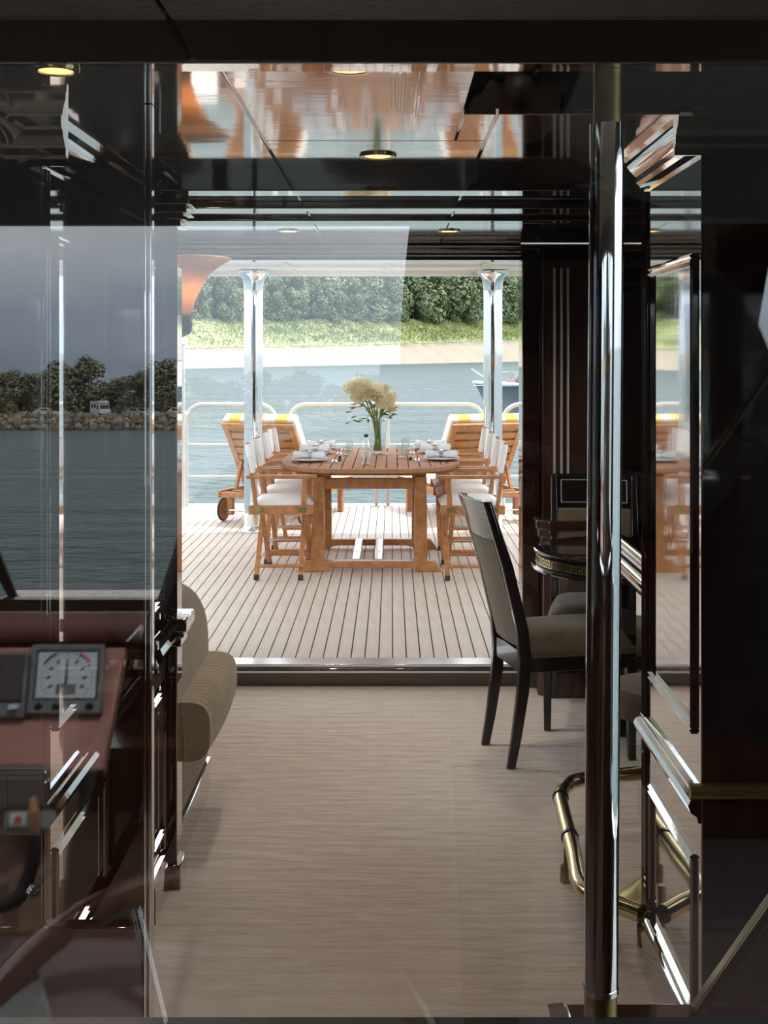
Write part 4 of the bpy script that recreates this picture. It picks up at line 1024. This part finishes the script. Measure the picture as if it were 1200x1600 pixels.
cp = smooth_path([RP(52, 1302, 2.04), RP(50, 1340, 2.02), RP(40, 1380, 2.0), RP(28, 1404, 1.98), RP(2, 1418, 1.96), RP(-30, 1428, 1.95)], 10)
coil = []
tot = len(cp) - 1
for i in range(tot * 8):
    t_ = i / 8; k = int(t_); p = cp[k].lerp(cp[min(k + 1, tot)], t_ - k); tg = (cp[min(k + 1, tot)] - cp[k]).normalized()
    xx = tg.cross(Vector((0, 1, 0))).normalized(); a_ = i * .78
    coil.append(p + (xx * math.cos(a_) + Vector((0, 1, 0)) * math.sin(a_)) * .010)
B().tube(coil, .0028, 5).build('coiled_cord', black_pl, rd, smooth=60, world=True)
# throttle lever
tl = thing('throttle_lever', 'slanting steel lever beside the coiled radio cord', 'lever', RP(55, 1420, 1.95))
B().tube([RP(50, 1396, 1.95), RP(78, 1356, 1.93)], .006, 10).build('lever', steel, tl, smooth=50, world=True)
B().blob(RP(50, 1396, 1.95), .012, 2).build('knob', steel, tl, smooth=60, world=True)
hc = hcx
# steering wheel
swc = RP(300, 1800, 1.78)
sw_ = thing('steering_wheel', 'large dark wooden steering wheel rim curving along the bottom left', 'steering wheel', swc)
ax_u = Vector((1, 0, 0)); ax_v = Vector((0, -.35, .94)).normalized()
rim_p = [ax_u * (.38 * math.cos(2 * math.pi * k / 48)) + ax_v * (.36 * math.sin(2 * math.pi * k / 48)) for k in range(48)]
b = B(); b.tube(rim_p, .024, 12, closed=True); b.build('rim', mat('varnished_dark_teak', (.10, .035, .018), .15, 0, (.05, .018, .01), 6, coat=.8), sw_, smooth=60)
for k in range(3):
    a_ = math.radians(108 + 120 * k); B().tube([Vector((0, 0, 0)), ax_u * (.37 * math.cos(a_)) + ax_v * (.35 * math.sin(a_))], .011, 10).build('spoke', steel, sw_, smooth=50)
B().blob((0, 0, 0), .05, 2).build('hub', steel, sw_, smooth=60)
B().tube([Vector((0, -.02, -.02)), Vector((0, -.38, -.14))], .02, 10).build('shaft', steel, sw_, smooth=50)
# helm chair: the dark shape between console and photographer
hcx = hc
cx0 = RP(420, 1250, 2.75)
hs = thing('helm_chair', 'tall dark leather helm chair mirrored in front of the panelling', 'chair', (cx0.x, cx0.y, WF))
hs_m = mat('black_leather', (.016, .014, .014), .5, 0, (.011, .010, .010), 14, bump=.1)
out = [(660, 640), (560, 655), (450, 685), (350, 730), (284, 785), (262, 870), (236, 950), (205, 1010), (170, 1085), (138, 1160), (118, 1240), (112, 1330), (130, 1390), (180, 1440), (700, 1440), (720, 800), (715, 650)]
pts = [(RP(x, y, 2.75).x, RP(x, y, 2.75).z) for x, y in out]
yy = cx0.y
b = B().prism([(a_ - 0, c_) for a_, c_ in pts], yy - .10, yy + .0, 'y'); b.build('backrest', hs_m, hs, world=True, bevel=.03, segs=3)
zb = RP(180, 1440, 2.75).z
B().box(cx0.x - .22, cx0.x + .24, yy - .5, yy - .02, zb - .06, zb + .06).build('seat', hs_m, hs, world=True, bevel=.03, segs=3)
B().lathe([(.2, 0), (.2, .02), (.05, .04), (.04, .06)], (0, -.2, .001), 24).build('base', steel, hs, smooth=40)
B().tube([(0, -.2, .05), (0, -.2, zb - WF - .05)], .035, 16).build('column', steel, hs, smooth=40)

# dark chart cabinet on the other side of the wheelhouse
c0 = RP(1000, 620, 3.2); c1 = RP(1610, 620, 3.2)
cc = thing('chart_cabinet', 'dark chart cabinet mirrored at the far right below the windscreen', 'cabinet', ((c0.x + c1.x) / 2, c0.y - .25, WF))
B().box(c0.x, c1.x, c0.y - .5, c0.y, WF + .001, c0.z - .03).build('body', mahog_mat, cc, world=True, bevel=.006)
B().box(c0.x - .02, c1.x + .02, c0.y - .52, c0.y + .02, c0.z - .03, c0.z).build('cabinet_top', black_lacq, cc, world=True, bevel=.006)
for k in range(3): B().box(c0.x + .05, c1.x - .05, c0.y, c0.y + .015, WF + .1 + k * .3, WF + .36 + k * .3).build('drawer', mahog_mat, cc, world=True, bevel=.004)

# ------------------------------------------------------------------ the photographer, seen only in the glass
def person():
    root = RP(800, 150, 2.1); hx, hy, hz = root.x, root.y, root.z       # head centre
    t = thing('person', 'photographer in dark clothing holding a phone at chest height, mirrored in the glass', 'person', (hx, hy, WF))
    V = []; E = []; Rr = []
    def v(x, y, z, r, parent=None):
        V.append((x - hx, y - hy, z - WF)); Rr.append(r)
        if parent is not None: E.append((parent, len(V) - 1))
        return len(V) - 1
    sh = hz - .205; hip = WF + .92; bx = hx + .07
    pel = v(bx, hy - .03, hip, (.19, .13))
    wa = v(bx, hy - .03, hip + .2, (.19, .125), pel); chs = v(bx, hy - .02, sh - .14, (.22, .135), wa); nk = v(hx + .03, hy, sh + .02, (.11, .09), chs)
    n2 = v(hx + .01, hy, sh + .09, (.062, .062), nk)
    hd = v(hx, hy + .01, hz, (.085, .10), n2); v(hx, hy + .01, hz + .07, (.07, .085), hd)
    ph = Vector((.02, -.10, 1.60))
    for s in (-1, 1):
        a1 = v(bx + s * (.19 if s > 0 else .20), hy - .01, sh - .06, (.085, .085), chs)
        a2 = v(bx + (.33 if s > 0 else -.19), hy - .04, sh - .34, (.075, .075), a1)
        a3 = v(bx + (.16 if s > 0 else -.16), hy + .16, sh - .50, (.055, .055), a2)
        a4 = v(ph.x + (.05 if s > 0 else -.055), ph.y - .02, ph.z - .03, (.032, .032), a3)
        l1 = v(bx + s * .10, hy, hip - .06, (.105, .105), pel); l2 = v(bx + s * .105, hy + .02, WF + .47, (.075, .075), l1)
        l3 = v(bx + s * .11, hy - .02, WF + .07, (.05, .05), l2); v(bx + s * .12, hy + .15, WF + .038, (.035, .035), l3)
    me = bpy.data.meshes.new('body'); me.from_pydata(V, E, []); me.materials.append(cloth_dark)
    o = bpy.data.objects.new('body', me); COL.objects.link(o); o.parent = t
    sk = o.modifiers.new('skin', 'SKIN'); sk.use_smooth_shade = True
    for i, r in enumerate(Rr): me.skin_vertices[0].data[i].radius = r
    me.skin_vertices[0].data[0].use_root = True
    ss = o.modifiers.new('sub', 'SUBSURF'); ss.levels = 2; ss.render_levels = 2
    B().blob((0, .045, hz - WF), .088, 3, sc=(.92, .8, 1.22)).build('face', skin_m, t, smooth=80)
    fz = hz - WF
    for s in (-1, 1):
        B().blob((s * .032, .112, fz + .005), .011, 2).build('eye', mat('eye_dark', (.05, .04, .04), .2), t, smooth=80)
        B().blob((s * .086, .02, fz - .005), .02, 2, sc=(.4, .8, 1.5)).build('ear', skin_m, t, smooth=80)
    B().blob((0, .122, fz - .022), .016, 2, sc=(.8, 1.1, 1.5)).build('nose', skin_m, t, smooth=80)
    B().blob((0, .108, fz - .06), .02, 2, sc=(1.2, .5, .35)).build('mouth', mat('lips', (.32, .13, .11), .5), t, smooth=80)
    B().blob((0, -.005, fz + .045), .125, 3, .12, 2, sc=(.95, 1.0, .98)).build('hair', hair_m, t, smooth=80)
    def coat(u, v_):
        q = [(.02, .07, .07), (.10, .20, .12), (.22, .29, .16), (.42, .345, .18), (.62, .36, .19), (.95, .37, .20)]
        f_ = v_ * (len(q) - 1); k = min(int(f_), len(q) - 2); w_ = f_ - k
        dz, rx, ry = [q[k][i] * (1 - w_) + q[k + 1][i] * w_ for i in range(3)]
        a_ = 2 * math.pi * u; fold = 1 + .03 * math.sin(a_ * 9) * v_
        cx = (bx - hx) * min(1, v_ * 4) + .13 * v_
        return Vector((cx + rx * math.cos(a_) * fold, -.06 + ry * math.sin(a_) * fold, sh + .08 - dz - WF))
    B().grid(coat, 40, 24).build('loose_coat', cloth_dark, t, smooth=80, label='loose dark coat')
    # hands: palm, four fingers and a thumb each, closed round the phone
    for s in (-1, 1):
        c = Vector((ph.x - hx + (.05 if s > 0 else -.055), ph.y - hy, ph.z - WF))
        hb = B(); hb.blob(c, .034, 2, sc=(.65, .8, 1.25))
        for k in range(4):
            z = c.z + .03 - k * .02; l = (.055, .06, .056, .044)[k]
            hb.tube([(c.x, c.y - .005, z), (c.x + s * .012, c.y + .022, z + .004), (c.x + s * .002, c.y + .036, z + .006), (c.x - s * (l * .45), c.y + .036, z + .006)], [.0095, .009, .0085, .007], 8)
        hb.tube([(c.x, c.y - .01, c.z - .02), (c.x - s * .015, c.y - .025, c.z + .01), (c.x - s * .03, c.y - .024, c.z + .03)], [.012, .0105, .008], 8)
        hb.build('hand', skin_m, t, smooth=70)
    p = thing('mobile_phone', 'black phone held in both hands, mirrored in the glass', 'phone', (ph.x, ph.y, ph.z - .075))
    B().box(-.037, .037, .012, .020, -.0, .15).build('body', black_pl, p, bevel=.004)
    B().box(-.034, -.008, .020, .022, .115, .145).build('camera_plate', black_pl, p, bevel=.001)
    for x_, z_ in ((-.028, .137), (-.014, .137), (-.028, .123)): B().lathe([(.0055, 0), (.0055, .002), (.004, .0025)], (x_, .022, z_), 14, 'y').build('lens', car_glass, p, smooth=40)
person()

# ================================================================== the world outside
struct(B().add([(-1800, -1800, WZ), (1800, -1800, WZ), (1800, 2600, WZ), (-1800, 2600, WZ)], [(0, 1, 2, 3)]).build('floor_water', water_m), 'rippled blue-green estuary water')
# far shore astern: profile at two stations
A = {'w': P(290, 576, 281), 'st': 545, 'vt': 498, 'x': -47.6}
def shore(u):
    # u=0 at the left edge of the doorway, 1 at the right edge
    wx = -47.6 + (55.8 + 47.6) * u; wy = 281 + (500 - 281) * u
    st = 545 - 14 * u; vt = 500 + 2 * u
    d1 = wy; d2 = wy * 1.07; d3 = wy * 1.16
    return wx, d1, d2, EZ + (VY - st) / F * d2, d3, EZ + (VY - vt) / F * d3
def shore_pts(u, k):
    wx, d1, d2, z2, d3, z3 = shore(u); rx = wx / d1
    return [Vector((rx * d1 * .985, d1 * .985, WZ - .8)), Vector((rx * d1, d1, WZ + .02)), Vector((rx * d2, d2, z2)), Vector((rx * d3, d3, z3)), Vector((rx * d3 * 1.5, d3 * 1.5, z3 + 4))][k]
def strip(ks, name, m, sub, wob):
    b = B(); nu = 60; rows = []
    for i in range(nu + 1):
        u = -.6 + 2.1 * i / nu; row = []
        for a_, b_ in zip(ks[:-1], ks[1:]):
            for j in range(sub):
                row.append(shore_pts(u, a_).lerp(shore_pts(u, b_), j / sub) + Vector((0, 0, wob * noise.noise(Vector((u * 14, j * .8 + a_ * 5, 0))) if (a_, j) != (ks[0], 0) else 0)))
        row.append(shore_pts(u, ks[-1])); rows.append(row)
    m_ = len(rows[0]); vs = [v for r in rows for v in r]
    fs = [(i * m_ + j, (i + 1) * m_ + j, (i + 1) * m_ + j + 1, i * m_ + j + 1) for i in range(nu) for j in range(m_ - 1)]
    return b.add(vs, fs).build(name, m, smooth=80)
struct(strip([0, 1, 2], 'floor_beach', sand_m, 4, .15), 'pale sandy beach')
struct(strip([2, 3, 4], 'floor_dune', dune_m, 5, .5), 'scrub-covered dune')
# dune scrub
b = B(); rs = random.Random(5); vs = []; fs = []
for k in range(30000):
    u = rs.uniform(-.3, 1.3); v_ = rs.random() ** .8
    p = shore_pts(u, 2).lerp(shore_pts(u, 3), v_ * 1.02); sc0 = p.y / 300
    s_ = rs.uniform(.18, .5) * sc0 * (.5 + .5 * min(1, v_ * 5))
    a_ = rs.uniform(0, 6.28); lean = Vector((math.cos(a_), math.sin(a_), 0)) * s_ * .7; w_ = Vector((-math.sin(a_), math.cos(a_), 0)) * s_ * .5
    n = len(vs); vs += [p - w_ + Vector((0, 0, -.2)), p + w_ + Vector((0, 0, -.2)), p + lean + w_ * .5 + Vector((0, 0, s_ * 1.1)), p + lean - w_ * .6 + Vector((0, 0, s_))]; fs.append((n, n + 1, n + 2, n + 3))
b.add(vs, fs)
tag(b.build('dune_scrub', scrub_m), 'low green and straw scrub on the dune behind the beach', 'scrub', kind='stuff')
# driftwood line at the top of the sand
b = B()
for k in range(420):
    u = rs.uniform(-.2, 1.2); p = shore_pts(u, 2) + Vector((0, -rs.uniform(0, 3), rs.uniform(0, .1))); a_ = rs.uniform(-.5, .5); l = rs.uniform(.4, 1.6)
    d = Vector((math.cos(a_), math.sin(a_), rs.uniform(0, .2))) * l
    b.bar(p, p + d, .18, .18)
tag(b.build('driftwood_litter', mat('grey_driftwood', (.36, .31, .24), .9)), 'line of driftwood litter along the top of the beach', 'driftwood', kind='stuff')
# trees
def tree_proto(seed, m, tall, leaf, n_leaf, wide=1.0, airy=0.0):
    r = random.Random(seed); vs = []; fs = []
    clumps = []
    for k in range(26):
        a_ = r.uniform(0, 6.28); h = r.uniform(.06, .98); rad = wide * (.42 * math.sqrt(max(.05, 1 - (h - .4) ** 2 / .42)))
        q = r.uniform(.35, 1) * rad
        clumps.append((Vector((q * math.cos(a_), q * math.sin(a_), h)) * tall, r.uniform(.12, .21) * tall))
    for c, cr in clumps:
        for k in range(n_leaf // 26):
            d = Vector((r.gauss(0, 1), r.gauss(0, 1), r.gauss(0, 1) + .3)).normalized()
            p = c + d * cr * r.uniform(.75, 1.08) * (1 + airy * r.random()); p.z = max(p.z, .02 * tall)
            s_ = leaf * r.uniform(.6, 1.3); nn = (d + Vector((r.uniform(-.7, .7), r.uniform(-.7, .7), r.uniform(-.4, .9)))).normalized()
            x_ = nn.cross(Vector((r.uniform(-1, 1), r.uniform(-1, 1), 1))).normalized(); y_ = nn.cross(x_)
            n = len(vs); vs += [p - x_ * s_ - y_ * s_ * .5, p + x_ * s_ * .8 - y_ * s_ * .7, p + x_ * s_ + y_ * s_ * .6, p - x_ * s_ * .7 + y_ * s_ * .8]; fs.append((n, n + 1, n + 2, n + 3))
    cme = bpy.data.meshes.new('crown'); cme.from_pydata(vs, [], fs); cme.materials.append(m)
    tb_ = B(); tb_.tube([(0, 0, -1), (.02 * tall, 0, .3 * tall), (0, .03 * tall, .75 * tall)], [.035 * tall, .025 * tall, .008 * tall], 7)
    for k in range(4):
        a_ = r.uniform(0, 6.28); tb_.tube([(.01 * tall, 0, .25 * tall + .06 * k * tall), (.22 * tall * math.cos(a_), .22 * tall * math.sin(a_), (.5 + .07 * k) * tall)], [.014 * tall, .005 * tall], 5)
    tme = tb_.mesh('trunk', 60); tme.materials.append(bark_m)
    return cme, tme
def place_tree(proto, loc, rz, sc0, name, label, group):
    t = thing(name, label, 'tree', loc, rz, group); t.scale = sc0
    for nm, me in (('crown', proto[0]), ('trunk', proto[1])):
        o = bpy.data.objects.new(nm, me); COL.objects.link(o); o.parent = t
protos = [tree_proto(s, m, 1.0, .023, 5200, 1.0) for s, m in ((1, leaf_a), (2, leaf_b), (3, leaf_a), (4, leaf_b))]
rt_ = random.Random(21); i = 0
for row, off in ((0, 1.005), (1, 1.05), (2, 1.10)):
    u = -.28
    while u < 1.32:
        p = shore_pts(u, 3); s_ = p.y / 330
        h = rt_.uniform(15, 22) * s_ * (1 + .22 * row) * (.62 if row == 0 else 1); q = Vector((p.x * off, p.y * off * rt_.uniform(.995, 1.01), p.z - .5))
        place_tree(protos[i % 4], q, rt_.uniform(0, 6.28), (h, h, h * rt_.uniform(.9, 1.15)), 'shore_tree', ('low leafy tree at the front edge of the wood', 'tall green tree in mid wood', 'tall dark tree at the back of the wood')[row] + (' left of the chrome pillars' if u < .17 else ' between the chrome pillars' if u < .9 else ' right of the chrome pillars'), 'trees behind the far beach')
        u += rt_.uniform(.045, .075) * (.8 if row == 0 else 1.1); i += 1
# grey tender on the water
td = thing('tender_boat', 'grey-hulled workboat with white gunwale on the water', 'boat', P(870, 646, 77) * 1.0)
td.location.z = WZ
Lb = 8.2
def hull(u, v):
    x = -5.25 + Lb * u; w = 1.25 * min(1, (u * 3.2) ** .6); k = v * 2 - 1
    z = .1 + 1.85 - .15 * min(1, u * 2); fl_ = .55 + .45 * abs(k) ** .6
    return Vector((x + (1 - abs(k)) * .9 * (1 - u) * 1.0, w * k * fl_ if abs(k) > 0 else 0, -.35 + (z + .35) * abs(k) ** .7))
B().grid(hull, 24, 16).build('hull', hull_grey, td, smooth=60)
gpts = [Vector((-5.25 + Lb * u, -1.27 * min(1, (u * 3.2) ** .6), 1.93 - .15 * min(1, u * 2))) for u in [k / 20 for k in range(21)]]
gpts2 = [Vector((p.x, -p.y, p.z)) for p in gpts]
B().tube(gpts[::-1] + gpts2[1:], .10, 8).build('gunwale', white_paint, td, smooth=60)
B().prism([(p.x, p.y) for p in gpts] + [(p.x, p.y) for p in gpts2[::-1]], 1.72, 1.78).build('deck', white_paint, td)
B().tube([gpts[3] + Vector((0, 0, 0)), gpts[0] + Vector((-.15, 0, .85)), gpts2[3]], .03, 6).build('bow_rail', steel, td, smooth=50)
B().tube([gpts[2] , gpts[2] + Vector((-.05, 0, .75)), gpts[12] + Vector((0, 0, .7))], .025, 6).build('side_rail', steel, td, smooth=50)
cv = B()
for k in range(5): cv.blob((-2.9 + .28 * k, -.3 + .1 * (k % 2), 1.95 + .18 * math.sin(k * 1.1)), .38, 2, .3, k)
cv.build('rope_heap', mat('grey_brown_cover', (.30, .26, .25), .85, 0, (.10, .09, .09), 3), td, smooth=70)
B().box(-.6, 2.0, -.9, .9, 1.75, 3.2).build('cabin', white_paint, td, bevel=.1)

# ------------------------------------------------------------------ the shore ahead, seen mirrored in the glass
YS = -227.0
bank = struct(B().add([(-300, YS - 4, .35), (300, YS - 4, .35), (300, YS - 260, 2.5), (-300, YS - 260, 2.5), (-300, YS + 1, WZ - .5), (300, YS + 1, WZ - .5)], [(0, 1, 2, 3), (4, 5, 1, 0)]).build('floor_bank', bank_m), 'grassy bank behind the rock wall')
rw = struct(B().add([(-300, YS + 1.0, WZ - .4), (300, YS + 1.0, WZ - .4), (300, YS - 4, .5), (-300, YS - 4, .5)], [(0, 1, 2, 3)]).build('wall_seawall', rock_m), 'rock sea wall')
rr_ = random.Random(9); rocks = []
for k in range(5):
    bl_ = B().blob((0, 0, 0), 1, 2, .55, k + 4)
    me = bl_.mesh('boulder', 25); me.materials.append(rock_m); rocks.append(me)
stuff = B(); nb = 0
for row in range(3):
    x = -92.0
    while x < 92:
        s_ = rr_.uniform(.55, 1.05); p = Vector((x, YS + 1.6 - row * 2.0 + rr_.uniform(-.5, .5), WZ + .35 + row * 1.05 + rr_.uniform(-.2, .25)))
        if -82 < x < -34 or 66 < x < 88:
            o = bpy.data.objects.new('boulder', rocks[nb % 5]); COL.objects.link(o); o.parent = rw; nb += 1
            o.location = p; o.scale = (s_ * rr_.uniform(.8, 1.3), s_, s_ * rr_.uniform(.6, .9)); o.rotation_euler = (rr_.uniform(0, 6), rr_.uniform(0, 6), rr_.uniform(0, 6))
        else: stuff.blob(p, s_, 1, .5, int(x * 3), (1.1, 1, .75))
        x += s_ * rr_.uniform(1.3, 1.9)
so_ = stuff.build('boulder_heap', rock_m, rw, smooth=25); so_['kind'] = 'stuff'
protos2 = [tree_proto(s, leaf_c, 1.0, .03, 3200, 1.25, .3) for s in (31, 32, 33)]
for k in range(46):
    x = -98 + k * 4.3 + rr_.uniform(-1.5, 1.5); h = rr_.uniform(6.0, 9.5) * (1.2 if -68 < x < -62 or -50 < x < -44 else .92)
    place_tree(protos2[k % 3], (x, YS - 20 - rr_.uniform(0, 14), .4), rr_.uniform(0, 6), (h * 1.15, h * 1.15, h), 'bank_tree', 'dark tree on the mirrored bank ' + ('left of the camper van' if x < -60 else 'right of the camper van' if x < 40 else 'at the far right'), 'trees on the mirrored bank')
def vehicle(x, kind, paint, label, rz):
    t = thing(kind, label, 'vehicle', (x, YS - 9, .38), rz)
    if kind == 'camper_van':
        L_, W_, prof = 5.4, 2.1, [(-2.7, .45), (2.7, .45), (2.7, 1.15), (2.3, 1.35), (1.8, 2.1), (2.1, 2.75), (1.2, 2.95), (-2.7, 2.9)]
        wins = [(1.95, 2.2, 1.4, 1.95)]; sw_ = [(-1.9, -1.1, 1.6, 2.3), (-.5, .3, 1.6, 2.3), (1.0, 1.7, 1.4, 2.0)]
    else:
        L_, W_, prof = 4.5, 1.8, [(-2.25, .35), (2.25, .35), (2.25, .85), (1.2, 1.0), (.55, 1.55), (-1.2, 1.6), (-2.0, 1.05), (-2.25, .95)]
        sw_ = [(-1.1, -.35, 1.05, 1.48), (-.25, .55, 1.05, 1.48)]
    B().prism(prof, -W_ / 2, W_ / 2, 'y').build('body', paint, t, bevel=.08)
    for a_, b_, c_, d_ in sw_:
        for s in (-1, 1): B().box(a_, b_, s * W_ / 2 - .02, s * W_ / 2 + .02, c_, d_).build('side_window', car_glass, t)
    if kind == 'camper_van':
        B().add([(1.92, -.9, 2.08), (1.92, .9, 2.08), (2.36, .9, 1.38), (2.36, -.9, 1.38)], [(0, 1, 2, 3)]).build('windscreen', car_glass, t)
    else:
        B().add([(.64, -.78, 1.53), (.64, .78, 1.53), (1.24, .82, 1.02), (1.24, -.82, 1.02)], [(0, 1, 2, 3)]).build('windscreen', car_glass, t)
    for x_ in (-L_ * .32, L_ * .32):
        for s in (-1, 1): B().lathe([(.2, -.1), (.34, -.1), (.34, .1), (.2, .1)], (x_, s * (W_ / 2 - .05), .34), 16, 'y').build('wheel', rubber, t, smooth=40)
    return t
sc_px = 229 / F
vehicle((140 - VX) * sc_px, 'camper_van', car_white, 'white camper van parked on the mirrored bank', math.radians(55))
vehicle((55 - VX) * sc_px, 'parked_car', car_white, 'white car parked on the mirrored bank, leftmost of the vehicles', math.radians(20))
vehicle((200 - VX) * sc_px, 'parked_car', car_grey, 'silver car on the mirrored bank just right of the camper van', math.radians(30))
vehicle((219 - VX) * sc_px, 'parked_car', car_grey, 'silver car on the mirrored bank, second right of the camper van', math.radians(40))
vehicle((268 - VX) * sc_px, 'parked_car', car_white, 'white car on the mirrored bank beside the left post', math.radians(25))
vehicle((1197 - VX) * sc_px, 'camper_van', car_white, 'white van on the mirrored bank at the far right edge', math.radians(80))
